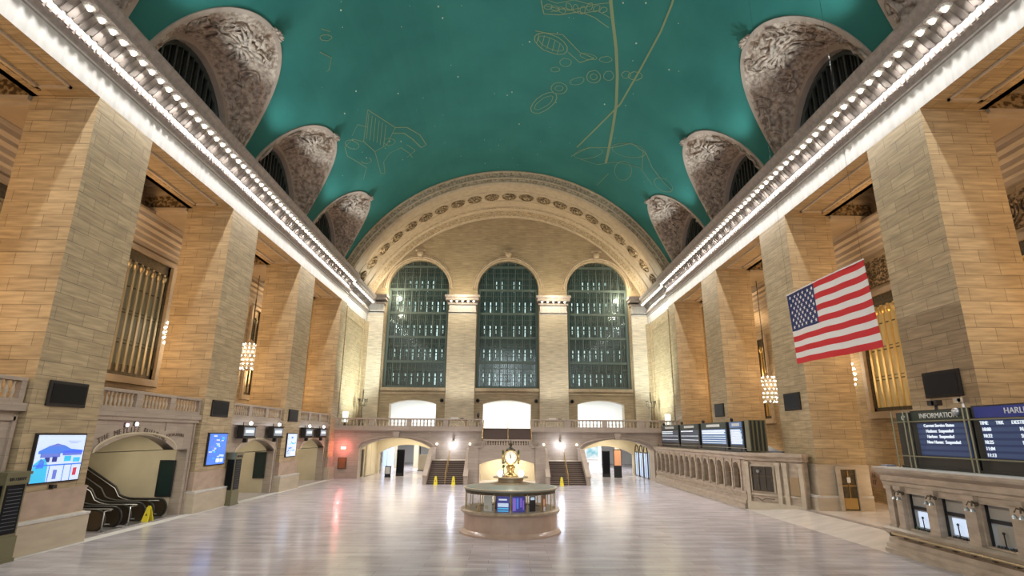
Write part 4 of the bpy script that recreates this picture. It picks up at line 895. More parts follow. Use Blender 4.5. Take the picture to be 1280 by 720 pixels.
# red lit sign and brown hatch on the wall left of the left archway
o = thing('red_sign_lamp', (-17.2, 60.4, 3.0), 'small red lit sign on the wall left of the left archway', 'sign')
MB().box(-17.45, -16.95, 60.30, 60.42, 2.95, 3.2).build('lit_face', 'redlamp', o); MB().box(-17.5, -16.9, 60.40, 60.5, 2.9, 3.25).build('casing', 'black', o)
light('AREA', (.1, 58.2, 2.5), 520, (1, .93, .75), 4.5, None, 2.5, 'archway_fill_light')  # unseen light added to brighten the cream wall inside the arch
light('POINT', (-17.2, 59.9, 3.1), 170, (1, .22, .20), r=.05, name='red_sign_glow')
o = thing('square_hatch', (-17.25, 60.45, .95), 'orange brown square hatch under the red lit sign', 'hatch')
MB().box(-17.7, -16.8, 60.42, 60.5, .95, 2.1).build('frame', 'bronze', o); MB().box(-17.6, -16.9, 60.38, 60.42, 1.03, 2.02).build('panel', 'wood', o)
# lamps over the stairs, with beams
for s_ in (-1, 1):
    o = thing('stair_lamp', (s_ * 5.65, 60.3, 3.5), 'bright cool white lamp on the wall over the %s stair flight' % ('left' if s_ < 0 else 'right'), 'lamp')
    MB().ball((s_ * 5.65, 60.2, 3.6), .17, 12, 8).build('globe', 'coolamp', o, smooth=True); MB().lathe([(.06, 0), (.1, .25)], (s_ * 5.65, 60.2, 3.75), 8).box(s_ * 5.65 - .08, s_ * 5.65 + .08, 60.2, 60.5, 3.95, 4.05).build('bracket', 'bronze', o)
    light('POINT', (s_ * 5.65, 59.8, 3.5), 160, (.72, .80, 1), r=.15, name='stair_lamp_light')
    for k, (dx, w) in enumerate(((-1.75, 'left'), (1.75, 'right'))):
        o = thing('small_wall_lamp', (s_ * 5.65 + dx, 60.35, 3.5), 'small warm wall lamp %s of the bright lamp over the %s stair flight' % (w, 'left' if s_ < 0 else 'right'), 'lamp')
        x = s_ * 5.65 + dx
        MB().ball((x, 60.3, 3.55), .10, 8, 6).build('globe', 'lamp', o, smooth=True); MB().box(x - .05, x + .05, 60.3, 60.5, 3.42, 3.46).build('bracket', 'bronze', o)
# round fixtures on the far wall
for x, l in ((-8.4, 'right of the left doorway'), (-3.75, 'left of the middle doorway'), (3.75, 'right of the middle doorway'), (8.4, 'left of the right doorway')):
    o = thing('round_wall_fixture', (x, 71.9 if abs(x) > 8 else 71.3, 8.7), 'small black round fixture high on the far wall, ' + l, 'fixture')
    yb = 72 if abs(x) > 8 or abs(x) < 4.1 else 71.35
    MB().lathe([(.16, 0), (.24, -.05), (.24, -.2), (.1, -.3)], (x, yb, 8.75), 14, 1).build('housing', 'black', o); MB().lathe([(.1, 0), (.02, -.05)], (x, yb - .3, 8.75), 10, 1).build('lens', 'screenblack', o)
# candelabra standing on the balcony corners
for s_ in (-1, 1):
    x = s_ * 17.5; side = 'left' if s_ < 0 else 'right'
    o = thing('bronze_candelabrum', (x, 68.0, 5.2), 'tall dark bronze candelabrum in the far %s corner of the balcony' % side, 'candelabrum')
    MB().lathe([(.5, 0), (.5, .25), (.3, .4), (.16, .7), (.22, 1.0), (.12, 1.3), (.1, 3.0), (.2, 3.2), (.08, 3.4), (.08, 4.4)], (x, 68, 5.2), 12).build('stem', 'bronze', o, smooth=True)
    a = MB()
    for k in range(5):
        t = 2 * PI * k / 5; a.tube([(x, 68, 7.9), (x + .35 * math.cos(t), 68 + .35 * math.sin(t), 7.8), (x + .55 * math.cos(t), 68 + .55 * math.sin(t), 8.3)], .045, 5); a.lathe([(.06, 0), (.12, .35)], (x + .55 * math.cos(t), 68 + .55 * math.sin(t), 8.3), 8)
    a.tube([(x, 68, 7.7), (x, 68, 9.7)], .07, 6); a.build('branches', 'bronze', o, smooth=True)
    light('SPOT', (s_ * 6.05, 65.5, 6.3), 2600, (1, .97, .84), rot=(math.radians(152), 0, 0), r=.3, spot=1.5, name='pilaster_fill_spot')  # unseen spots, here and below, added to brighten the lower pilasters
    light('SPOT', (s_ * 17.3, 65.5, 6.3), 1500, (1, .97, .86), rot=(math.radians(152), 0, 0), r=.3, spot=1.2, name='pilaster_fill_spot')
    light('SPOT', (s_ * 11.5, 66.2, 8.2), 11000, (.86, 1, .96), rot=(0, s_ * math.radians(-118), 0), r=.4, spot=1.7, name='corner_fill_spot')  # unseen spot in mid-air, added to whiten the corner wall
    o = thing('lit_floor_lamp', (s_ * 18.1, 62.9, 5.2), 'small lit white lamp at the %s end of the balcony' % side, 'lamp')
    MB().box(s_ * 18.0 - .25, s_ * 18.0 + .25, 62.6, 63.1, 5.75, 6.9).build('shade', 'lamp3', o); MB().box(s_ * 18.0 - .2, s_ * 18.0 + .2, 62.65, 63.05, 5.2, 5.75).build('base', 'bronze', o)
# low clutter along the balcony: tables with small white lamps and a dark standing post
for i, (x, side) in enumerate(((-5.6, 'left'), (5.4, 'right'))):
    o = thing('display_table', (x, 63.5, 5.2), 'small display table behind the balustrade over the %s stair flight' % side, 'table')
    MB().box(x - 1.1, x + 1.1, 63.1, 63.9, 6.05, 6.12).build('tabletop', 'wood', o)
    for sx in (-1, 1):
        for sy in (-.3, .3): MB().box(x + sx * 1.0 - .04, x + sx * 1.0 + .04, 63.5 + sy - .04, 63.5 + sy + .04, 5.2, 6.05).build('leg', 'wood', o)
    tag(MB().box(x - .7, x + .1, 63.3, 63.7, 6.12, 6.38).build('white_case', 'whitewall', None), 'white case lying on the display table over the %s stair flight' % side, 'case')
    tag(MB().box(x + .35, x + .75, 63.35, 63.65, 6.12, 6.32).build('black_case', 'black', None), 'black case lying on the display table over the %s stair flight' % side, 'case')
o = thing('post_lamp', (-3.15, 61.4, 5.2), 'slim black post lamp on the balcony just left of the middle stairs', 'lamp')
MB().lathe([(.2, 0), (.16, .2), (.06, .4), (.05, 1.1), (.14, 1.25), (.16, 1.5), (.02, 1.8)], (-3.15, 61.4, 5.2), 10).build('post', 'black', o, smooth=True)

# ================================================================== information booth
BX, BY = .1, 28.6
o = thing('information_booth', (BX, BY, 0), 'round marble information booth with brass framed windows in the middle of the floor', 'booth')
MB().lathe([(2.45, 0), (2.45, .07), (2.36, .10), (2.30, .16), (2.25, .2), (2.25, .88), (2.28, .93), (2.22, 1.0), (1.9, 1.02)], (BX, BY, 0), 64).build('marble_base', 'boothstone', o)
MB().lathe([(2.20, .90), (2.38, .94), (2.42, .99), (2.42, 1.05), (2.36, 1.08), (1.7, 1.08), (1.7, .9)], (BX, BY, 0), 64).build('counter_ledge', 'brasstone', o, smooth=False)
mb = MB(); mb.lathe([(2.16, 1.80), (2.20, 1.80), (2.20, 1.93), (2.27, 1.95), (2.27, 2.03), (2.1, 2.06), (1.2, 2.16), (.75, 2.18)], (BX, BY, 0), 64, caps=False); mb.build('roof', 'patina', o)
MB().lathe([(2.18, 1.98), (2.30, 2.0), (2.30, 2.04), (2.18, 2.05)], (BX, BY, 0), 64, caps=False).build('cornice_rail', 'brasspale', o)
MB().lathe([(2.13, 1.80), (2.21, 1.80), (2.21, 1.97), (2.13, 1.97), (2.13, 1.80)], (BX, BY, 0), 64, caps=False).build('header_band', 'bronze', o)
NP = 18
for k in range(NP):
    a = 2 * PI * (k + .5) / NP; x, y = BX + 2.19 * math.cos(a), BY + 2.19 * math.sin(a)
    MB().lathe([(.03, 1.07), (.022, 1.12), (.022, 1.82), (.03, 1.85)], (x, y, 0), 8).build('window_post', 'brass', o, smooth=True)
for k in range(NP):
    a0, a1 = 2 * PI * (k + .5) / NP, 2 * PI * (k + 1.5) / NP
    g = MB(); r = 2.15
    g.face([(BX + r * math.cos(a0), BY + r * math.sin(a0), 1.08), (BX + r * math.cos(a1), BY + r * math.sin(a1), 1.08), (BX + r * math.cos(a1), BY + r * math.sin(a1), 1.8), (BX + r * math.cos(a0), BY + r * math.sin(a0), 1.8)])
    g.build('window_pane', 'clearglass', o)
MB().lathe([(.75, .0), (.75, 2.18)], (BX, BY, 0), 24).build('inner_core', 'bronze', o)
MB().lathe([(.95, 2.12), (.95, 2.2), (.8, 2.24), (.62, 2.26), (.62, 2.42), (.86, 2.45), (.86, 2.50), (.3, 2.52)], (BX, BY, 0), 32).build('clock_stand', 'brasstone', o)
def booth_screen(a0, a1, m, lab, rows=()):
    s = thing('booth_screen', (BX, BY, 1.1), lab, 'screen')
    def P(a, r, z): return (BX + r * math.cos(a), BY + r * math.sin(a), z)
    r = 2.02
    q = MB(); 
    for rr in (r,): q.face([P(a0, rr, 1.1), P(a1, rr, 1.1), P(a1, rr, 1.76), P(a0, rr, 1.76)])
    q.face([P(a0, r - .06, 1.1), P(a0, r - .06, 1.76), P(a1, r - .06, 1.76), P(a1, r - .06, 1.1)]); q.face([P(a0, r, 1.76), P(a1, r, 1.76), P(a1, r - .06, 1.76), P(a0, r - .06, 1.76)]); q.face([P(a0, r, 1.1), P(a0, r, 1.76), P(a0, r - .06, 1.76), P(a0, r - .06, 1.1)]); q.face([P(a1, r, 1.1), P(a1, r - .06, 1.1), P(a1, r - .06, 1.76), P(a1, r, 1.76)])
    q.build('panel', m, s)
    for (u0, u1, z0, z1, mm) in rows:
        b0, b1 = a0 + (a1 - a0) * u0, a0 + (a1 - a0) * u1
        q = MB(); q.face([P(b0, r + .012, z0), P(b1, r + .012, z0), P(b1, r + .012, z1), P(b0, r + .012, z1)]); q.build('lit_graphic', mm, s)
    return s
A = lambda k: 2 * PI * (k + .5) / NP
booth_screen(A(12) + .03, A(13) - .03, 'screenD', 'navy screen with white and cyan lines in the booth window', [(.15, .8, 1.60, 1.66, 'letter'), (.08, .92, 1.32, 1.48, 'screenA'), (.08, .92, 1.22, 1.28, 'screenC'), (.08, .92, 1.12, 1.17, 'screenC')])
booth_screen(A(13) + .03, A(14) - .03, 'screenD', 'violet screen in the booth window, just right of the navy screen', [(.05, .3, 1.16, 1.7, 'screenP'), (.34, .5, 1.25, 1.7, 'screenB'), (.62, .78, 1.3, 1.7, 'screenP'), (.84, .94, 1.2, 1.6, 'screenP')])
booth_screen(A(14) + .1, A(14) + .25, 'screenblack', 'black monitor with a pale corner in the right booth window', [(.1, .8, 1.6, 1.72, 'screenA')])
booth_screen(A(15) + .12, A(16) - .08, 'wood', 'brown poster in the far right booth window', [(.2, .6, 1.3, 1.6, 'orangeboard')])
booth_screen(A(11) + .04, A(12) - .1, 'paper', 'pale folded brochures display behind the left booth window', [(.1, .6, 1.2, 1.35, 'cream')])
tag(MB().lathe([(.045, 0), (.045, .2), (.03, .22)], (BX + 1.55, BY - 1.60, 1.08), 10).build('paper_cup', 'whitewall', None, smooth=True), 'small white cup standing on the booth ledge to the right', 'cup')
tag(MB().lathe([(.10, 0), (.03, .03), (.015, .35), (.01, .5)], (BX - 1.5, BY - 1.68, 1.08), 8).build('counter_stand', 'brass', None, smooth=True), 'little brass stand on the booth ledge to the left', 'stand')
# four-faced clock
o = thing('booth_clock', (BX, BY, 2.5), 'four-faced brass clock with opal dials on top of the information booth', 'clock')
MB().lathe([(.34, 2.5), (.36, 2.56), (.22, 2.62), (.15, 2.75), (.20, 2.88), (.24, 2.95), (.16, 3.02), (.13, 3.06), (.20, 3.10), (.26, 3.14)], (BX, BY, 0), 20).build('pedestal', 'brass', o, smooth=True)
MB().lathe([(.18, 3.10), (.30, 3.2), (.34, 3.42), (.30, 3.64), (.2, 3.72)], (BX, BY, 0), 20).build('case', 'brass', o, smooth=True)
MB().lathe([(.2, 3.70), (.26, 3.74), (.22, 3.80), (.10, 3.88), (.05, 3.94), (.09, 4.0), (.09, 4.06), (.03, 4.12), (.01, 4.26)], (BX, BY, 0), 16).build('finial', 'bronze', o, smooth=True)
for k, (dx, dy) in enumerate(((0, -1), (1, 0), (0, 1), (-1, 0))):
    t = MB(); t.lathe([(.29, .34), (.29, .41), (.01, .42)], (0, 0, 0), 32)
    q = MB(); q.lathe([(.29, .33), (.335, .34), (.335, .43), (.29, .44), (.28, .42)], (0, 0, 0), 32, caps=False)
    for src, nm, mm in ((t, 'dial', 'dial'), (q, 'bezel', 'brass')):
        z = MB(); z.f, z.m = src.f, src.m
        for (a, b, c) in src.v:   # axis z -> outward, b -> height
            z.v.append((BX + dx * c + (-dy) * a, BY + dy * c + dx * a, 3.42 + b))
        d = z.build(nm, mm, o)
        if nm == 'dial':
            h = MB()
            def hand(ang, L, w):
                c_, s__ = math.sin(ang), math.cos(ang)
                pts = [(-w * s__, w * c_), (w * s__, -w * c_), (L * c_ + w * .4 * s__, L * s__ - w * .4 * c_), (L * c_ - w * .4 * s__, L * s__ + w * .4 * c_)]
                h.face([(BX + dx * .435 + (-dy) * a, BY + dy * .435 + dx * a, 3.42 + b) for a, b in pts])
            hand(math.radians(-12), .17, .020); hand(math.radians(178), .10, .018); hand(math.radians(-22), .12, .022)
            for j in range(12):
                t_ = 2 * PI * j / 12; r0, r1 = .20, .25; w_ = .008
                h.face([(BX + dx * .433 + (-dy) * (r * math.sin(t_) + e * math.cos(t_)), BY + dy * .433 + dx * (r * math.sin(t_) + e * math.cos(t_)), 3.42 + r * math.cos(t_) - e * math.sin(t_)) for r, e in ((r0, -w_), (r0, w_), (r1, w_), (r1, -w_))])
            h.build('hands', 'black', d)
for s_, side in ((-1, 'left'), (1, 'right')):
    o = thing('booth_lamp', (BX + s_ * .5, BY - .25, 2.5), 'glowing opal lamp at the %s foot of the booth clock' % side, 'lamp')
    MB().ball((BX + s_ * .5, BY - .28, 2.66), .16, 12, 8).build('globe', 'lamp2', o, smooth=True); MB().lathe([(.1, 0), (.07, .04)], (BX + s_ * .5, BY - .28, 2.47), 10).build('base', 'brass', o)
light('POINT', (BX, BY - 1.0, 2.9), 30, (1, .88, .68), r=.2, name='booth_lamp_light')
light('POINT', (BX, BY - 1.5, 1.6), 8, (.9, .9, 1), r=.2, name='booth_inner_light')
random.seed(4); mb = MB()
for k in range(26):
    a = random.uniform(0, 2 * PI); r = random.uniform(0, .14); c = Vector((BX - .36 + r * math.cos(a), BY - .35 + r * math.sin(a), 2.9 + random.uniform(0, .28))); d = Vector((random.uniform(-1, 1), random.uniform(-1, 1), random.uniform(.1, 1))).normalized() * .12; w = Vector((d.y, -d.x, 0)).normalized() * .035
    mb.face([c, c + d * .5 + w, c + d, c + d * .5 - w])
o = thing('potted_plant', (BX - .36, BY - .35, 2.5), 'small green leafy plant left of the clock pedestal', 'plant')
mb.build('leaves', 'green', o); MB().lathe([(.07, 2.5), (.09, 2.66), (.03, 2.67), (.015, 3.0)], (BX - .36, BY - .35, 0), 10).build('vase', 'steel', o, smooth=True)

# yellow caution cones
def cone(x, y, lab):
    o = thing('caution_cone', (x, y, 0), lab, 'floor sign')
    q = MB(); 
    for s_ in (-1, 1): q.prism([(s_ * .26, .0), (s_ * .20, .0), (-s_ * -.02, .70), (s_ * .05, .70)], 0, x - .17, x + .17)
    for i in range(len(q.v)): a, b, c = q.v[i]; q.v[i] = (x + (a - x) * (1 - .45 * c / .7), y + b, c)
    q.build('panels', 'yellow', o)
    MB().box(x - .06, x + .06, y - .04, y + .04, .66, .76).build('handle', 'yellow', o)
    q = MB(); q.face([(x - .05, y - .175, .3), (x + .05, y - .175, .3), (x, y - .145, .42)]); q.build('warning_triangle', 'black', o)
cone(-6.6, 53.9, 'yellow wet floor sign at the foot of the left stair flight, nearer the archway')
cone(-4.95, 53.9, 'yellow wet floor sign at the foot of the left stair flight, nearer the booth')
cone(5.1, 53.7, 'single yellow wet floor sign at the foot of the right stair flight')
# ================================================================== left side: gallery, gate bays, escalators
def gate_bay(y0, y1, num, c, hw, zs, rise, depth):
    mb = MB(); mb.mi = 0
    oc = (y0 + .35 + y1 - .55) / 2; ohw = (y1 - .55 - y0 - .35) / 2
    mb.wall('y', y0, y1, 0, zs, -18.6, -19.2, [(oc, ohw, 0, zs, 0)])
    mb.wall('y', y0, y1, zs, 5.35, -18.6, -19.2, [(c, hw, zs, zs, rise)])
    mb.box(-18.6, -18.35, y0, y1, 5.2, 5.5); mb.box(-18.6, -18.45, y0, y1, 5.02, 5.2)
    mb.box(-18.6, -24.9, y0, y1, 5.3, 5.5)
    mb.box(-18.6, -18.55, c + 1.9, c + 2.05, zs + 1.0, 5.0)
    for a, b in ((y0 + .1, y0 + .2), (y1 - .3, y1 - .2)): mb.box(-18.6, -18.52, a, b, 0, 5.0)
    mb.mi = 1
    mb.tube([(-18.6, c - (hw + .1) * math.cos(PI * k / 20), zs + (rise + .1) * math.sin(PI * k / 20)) for k in range(21)], .07, 5)
    X = -18.9 - depth
    mb.box(-19.2, X, y1 - .55, y1, 0, 5.3); mb.box(-19.2, X, y0, y0 + .3, 0, 5.3); mb.box(X, X - .3, y0, y1, 0, 5.3)
    mb.box(-19.2, X, y0, y1, 4.35 if depth < 6.5 else 4.55, 4.6)
    return struct(mb, 'wall_gate_%d' % num, ['pinkgrey', 'cream'])
gate_bay(25.25, 33.9, 1, 28.95, 3.1, 3.55, .78, 9.5)
gate_bay(37.65, 46.3, 2, 42.6, 3.35, 3.15, .85, 4.5)
gate_bay(50.05, 58.7, 3, 54.9, 3.35, 3.15, .85, 4.5)
# near bay, cut by the left edge of the picture
mb = MB(); mb.wall('y', 12.85, 21.5, 0, 5.35, -18.6, -19.2, [(16.2, 2.6, 0, 3.2, .7)]); mb.box(-18.6, -18.35, 12.85, 21.5, 5.2, 5.5); mb.box(-18.6, -24.9, 12.85, 21.5, 5.3, 5.5)
mb.box(-18.6, -18.5, 19.6, 19.75, 3.2, 5.0); mb.box(-18.6, -18.5, 19.6, 21.3, 4.85, 5.0); mb.box(-18.6, -18.5, 21.2, 21.35, 0, 5.0); mb.box(-23, -23.3, 12.85, 21.5, 0, 5.3)
struct(mb, 'wall_gate_4', 'pinkgrey')
for (a, b), lab in zip(((12.85, 21.4), (25.3, 33.85), (37.7, 46.2), (50.1, 58.6)), ('stone gallery balustrade at the left edge of the photo, left of the screen pier', 'stone gallery balustrade over the escalator arch', 'stone gallery balustrade over the first pair of hanging track signs', 'stone gallery balustrade over the farthest pair of hanging track signs')):
    balustrade('stone_balustrade', lab, (-18.62, a), (-18.62, b), 5.5, .27, 2.85, grp=None)
for y0 in PY[1:4]:
    pass
# arch lettering, dark wall panels, doors
o = thing('arch_lettering', (-18.6, 28.9, 4.3), 'engraved capitals curving over the escalator arch', 'lettering')
def arc_text(s, yc, zc, R, span, size):
    n = len(s)
    for i, ch in enumerate(s):
        if ch == ' ': continue
        a = -span / 2 + span * i / (n - 1)
        t = text(ch, size, (-18.575, yc + R * math.sin(a), zc + R * math.cos(a)), '+x', 'etched', o)
        e = (Matrix.Rotation(a, 4, 'X').inverted() @ t.rotation_euler.to_matrix().to_4x4()).to_euler(); t.rotation_euler = e
Rr = (3.1 ** 2 + .78 ** 2) / (2 * .78)
arc_text('THE METLIFE BUILDING', 28.5, 4.58 - Rr, Rr, .78, .36)
o = thing('arch_lettering', (-18.6, 32.0, 4.3), 'small faded reddish word right of the escalator arch lettering', 'lettering')
arc_text('ESCALATORS', 31.9, 4.35 - 6, 6, .26, .24)
M['panelgreen'] = mat('dark_green_glass_panel', (.015, .03, .028), .2)
for i, (y, lab, z0, z1) in enumerate(((33.3, 'tall dark panel on the cream wall behind the escalators', 1.0, 2.9), (45.7, 'tall dark panel on the cream wall inside the first track gate', 1.1, 3.0))):
    o = thing('notice_panel', (-19.6, y, z0), lab, 'panel')
    MB().box(-19.95, -19.15, y - .04, y + .03, z0, z1).build('board', 'panelgreen', o)
    q = MB(); q.box(-20.0, -19.1, y - .06, y - .01, z1 - .02, z1 + .04); q.box(-20.0, -19.1, y - .06, y - .01, z0 - .04, z0 + .02); q.box(-20.0, -19.94, y - .06, y - .01, z0, z1); q.box(-19.16, -19.1, y - .06, y - .01, z0, z1); q.build('frame', 'black', o)
for n_, (c, y) in enumerate(((41.5, 0), (53.9, 0))):
    mb = MB(); X = -23.38
    mb.wall('y', c - 1.5, c + 1.5, 0, 3.1, X, X + .1, [(c, 1.2, 0, 2.2, .6)])
    o = struct(mb, 'door_%d' % (n_ + 1), 'plain'); q = MB(); q.prism([(c - 1.2, 0), (c + 1.2, 0), (c + 1.2, 2.2)] + [(c + 1.2 * math.cos(PI * k / 10), 2.2 + .6 * math.sin(PI * k / 10)) for k in range(1, 10)] + [(c - 1.2, 2.2)], 0, X, X + .05); q.build('leaf', 'bronze' if n_ == 0 else 'cream', o)
    q = MB(); q.ball((X + .12, c + .8, 1.1), .09, 8, 6); q.build('knob', 'black', o)

def downlight(x, y, z, lab, grp):
    o = thing('ceiling_downlight', (x, y, z - .05), lab, 'ceiling light', grp)
    MB().lathe([(.14, -.05), (.18, -.04), (.18, 0)], (x, y, z), 14).build('ring', 'steel', o); MB().lathe([(.13, -.06), (.02, -.065)], (x, y, z), 14).build('lens', 'lamp', o)
for y, w in ((28.6, 'nearest'), (30.0, 'middle'), (31.4, 'farthest')): downlight(-20.3, y, 4.55, 'round downlight in the ceiling over the escalators, %s of three' % w, 'escalator downlights')
light('AREA', (-21, 29.5, 4.5), 260, (1, .92, .72), 2.5, None, 5, 'escalator_ceiling_light'); light('AREA', (-25.5, 29.5, 4.5), 40, (1, .85, .6), 2, None, 5, 'escalator_ceiling_light')
for c in (42.2, 54.6): light('AREA', (-21.2, c, 4.3), 170, (1, .93, .74), 2.5, None, 5, 'gate_ceiling_light')

# escalators climbing away from the hall
def escalator(yc, lab):
    o = thing('escalator', (-20, yc, 0), lab, 'escalator', 'escalators under the arch')
    SL = math.tan(math.radians(30)); X0 = -20.8
    def zr(x): # step line height
        d = X0 - x; return .02 if d < 0 else .02 + d * SL if d > .9 else .02 + d * d / 1.8 * SL
    xs = [-19.35 - .28 * i for i in range(27)]
    b = MB()
    st = MB()
    for i, x in enumerate(xs[:-1]): st.box(x, xs[i + 1], yc - .42, yc + .42, 0, max(.03, zr(x)))
    st.build('steps', 'steel', o)
    for s_, wn_ in ((-1, 'near'), (1, 'far')):
        y = yc + s_ * .58
        # balustrade panel
        top = [(x, zr(x) + .86) for x in xs]; bot = [(x, max(0.02, zr(x) - .05)) for x in xs]
        p = MB()
        for i in range(len(xs) - 1):
            p.hexa('x', xs[i + 1], xs[i], bot[i + 1][1], bot[i][1], top[i + 1][1], top[i][1], y - .05, y + .05)
        cap = [(-19.35 + .42 * math.sin(PI * k / 12), .46 + .42 * math.cos(PI * k / 12)) for k in range(13)]
        p.prism(cap + [(-19.35, .05)], 1, y - .05, y + .05)
        p.build('balustrade_panel', 'escpanel', o)
        h = MB(); h.tube([(x, y, z + .04) for x, z in top[::-1]] + [(-19.35 + .46 * math.sin(PI * k / 12), y, .46 + .46 * math.cos(PI * k / 12)) for k in range(1, 13)] + [(-19.6, y, .06)], .055, 8)
        h.build('handrail', 'rubber', o, smooth=True)
        k_ = MB(); k_.tube([(x, y - s_ * .06, z - .05) for x, z in top[::-1]] + [(-19.35 + .36 * math.sin(PI * k / 12), y, .46 + .34 * math.cos(PI * k / 12)) for k in range(1, 13)], .022, 6); k_.tube([(x, y - s_ * .06, z + .12) for x, z in bot[::-1]], .03, 6)
        k_.build('steel_trim', 'steel', o, smooth=True)
    MB().box(-19.5, -18.7, yc - .5, yc + .5, 0, .02).build('comb_plate', 'steel', o)
    return o
for yc, lab in ((28.4, 'escalator beside the screen pier, nearest of the three'), (30.25, 'middle one of the three escalators'), (32.1, 'escalator along the cream wall, farthest of the three')): escalator(yc, lab)
# dark solid side wall above escalators
cone(-18.75, 30.9, 'yellow caution sign standing at the foot of the escalators')
for y in (27.5, 29.35):
    o = thing('steel_barrier', (-18.75, y, 0), 'short steel barrier post at the foot of the %s escalator' % ('nearest' if y < 28 else 'middle'), 'barrier')
    MB().tube([(-18.75, y, 0), (-18.75, y, .9), (-18.75, y + .45, .9)], .03, 8).build('post', 'steel', o, smooth=True); MB().lathe([(.12, 0), (.12, .03)], (-18.75, y, 0), 12).build('foot', 'steel', o)

# displays on the piers
def pier_display(sgn, y, z0, z1, hw, lab):
    X = sgn * 18.3
    o = thing('video_display', (X - sgn * .08, y, z0), lab, 'display')
    q = MB(); q.box(X, X - sgn * .10, y - hw, y + hw, z0, z1); q.build('casing', 'bronzebox', o, bevel=.02)
    MB().box(X - sgn * .10, X - sgn * .115, y - hw + .12, y + hw - .12, z0 + .12, z1 - .12).build('dark_face', 'screenblack' if sgn < 0 else 'duskface', o)
Lc = ['on the near left pier, above the wide picture screen', 'on the second left pier, above the tall blue screen', 'on the third left pier, above the narrow pale screen']
Rc = ['on the right pier behind the information board', 'on the right pier behind the flag', 'on the right pier behind the far counter boards']
for k in range(3):
    c = PY[1 + k] + (1.72 if k == 0 else 1.85)
    pier_display(-1, c, 5.45, 6.45, 1.02, 'square unlit black display ' + Lc[k]); pier_display(1, c, 6.15, 7.25, 1.0, 'square unlit black display ' + Rc[k])
def picture_screen(y0, y1, z0, z1, lab, kind):
    X = -18.3; o = thing('picture_screen', (X + .1, (y0 + y1) / 2, z0), lab, 'screen')
    MB().box(X, X + .12, y0 - .06, y1 + .06, z0 - .06, z1 + .06).build('casing', 'bronzebox', o)
    MB().box(X + .12, X + .135, y0, y1, z0, z1).build('lit_panel', 'screenA' if kind != 1 else 'screenB', o)
    W, Hh = y1 - y0, z1 - z0; random.seed(kind + 5)
    def r(u0, u1, v0, v1, m, poly=None, e=.0):
        q = MB(); q.box(X + .135, X + .14 + e, y0 + W * u0, y0 + W * u1, z0 + Hh * v0, z0 + Hh * v1); q.build('picture_patch', m, o)
    def pg(pts, m, e=0.):
        q = MB(); q.prism([(y0 + W * u, z0 + Hh * v) for u, v in pts], 0, X + .135, X + .141 + e); q.build('picture_patch', m, o)
    if kind == 0:
        # pavilion with a wide roof over a snowy scene, tiles below
        pg([(.05, .66), (.2, .74), (.4, .80), (.55, .78), (.7, .70), (.98, .66), (.98, .60), (.05, .60)], 'screenB'); pg([(.2, .75), (.4, .82), (.6, .76)], 'screenV', .001)
        r(.1, .5, .52, .60, 'screenV'); r(.55, .97, .55, .66, 'screenV', e=.001)
        r(.2, .3, .42, .52, 'screenD'); r(.35, .45, .42, .54, 'screenD'); r(.6, .75, .42, .54, 'screenC'); r(.8, .95, .40, .50, 'screenC')
        pg([(0, .0), (0, .38), (.1, .48), (.2, .50), (.28, .36), (.3, 0)], 'screenC', .001); pg([(.05, .3), (.12, .50), (.2, .44), (.2, .3)], 'screenB', .002)
        r(0, 1, .34, .37, 'screenB', e=.003)
        for u in (.32, .62, .78): r(u, u + .015, 0, .36, 'screenB', e=.003)
        r(.42, .5, .05, .25, 'screenV'); r(.84, .92, .10, .27, 'redpix'); r(.62, .9, .86, .87, 'screenV'); r(.66, .85, .82, .83, 'screenV')
    else:
        for i in range(26):
            u, v = random.uniform(0, .85), random.uniform(0, .92); w, h = random.uniform(.06, .2), random.uniform(.02, .07)
            r(u, min(1, u + w), v, min(1, v + h), random.choice(['screenA', 'screenC', 'screenV', 'screenA'] if kind == 1 else ['screenB', 'screenV', 'screenC', 'screenB']), e=.0005 * i)
        r(.5, .66, .06, .18, 'letter', e=.02); r(.72, .88, .06, .18, 'letter', e=.02)
picture_screen(22.15, 24.6, 2.55, 4.33, 'wide lit screen with a blue and white picture on the near left pier', 0)
picture_screen(34.85, 37.0, 2.6, 4.42, 'tall lit blue screen on the second left pier', 1)
picture_screen(47.3, 49.3, 2.65, 4.45, 'narrow lit pale screen on the third left pier', 2)
for (z_, lab) in ():
    pass
# small black fitting under the wide screen
tag(MB().box(-18.3, -18.12, 23.3, 23.5, 2.28, 2.42).build('card_reader', 'black', None), 'small black fitting under the wide lit screen', 'fitting')

for yy, zz, mm, lb in ((27.6, 4.72, 'pinklamp', 'small pinkish lit dot above the escalator arch lettering'), (28.3, 4.78, 'coolamp2', 'small bright white light above the escalator arch lettering')):
    o = thing('arch_light', (-18.5, yy, zz), lb, 'light')
    MB().ball((-18.5, yy, zz + .08), .09, 8, 6).build('lens', mm, o, smooth=True); MB().box(-18.6, -18.52, yy - .1, yy + .1, zz - .02, zz + .18).build('backplate', 'bronze', o)
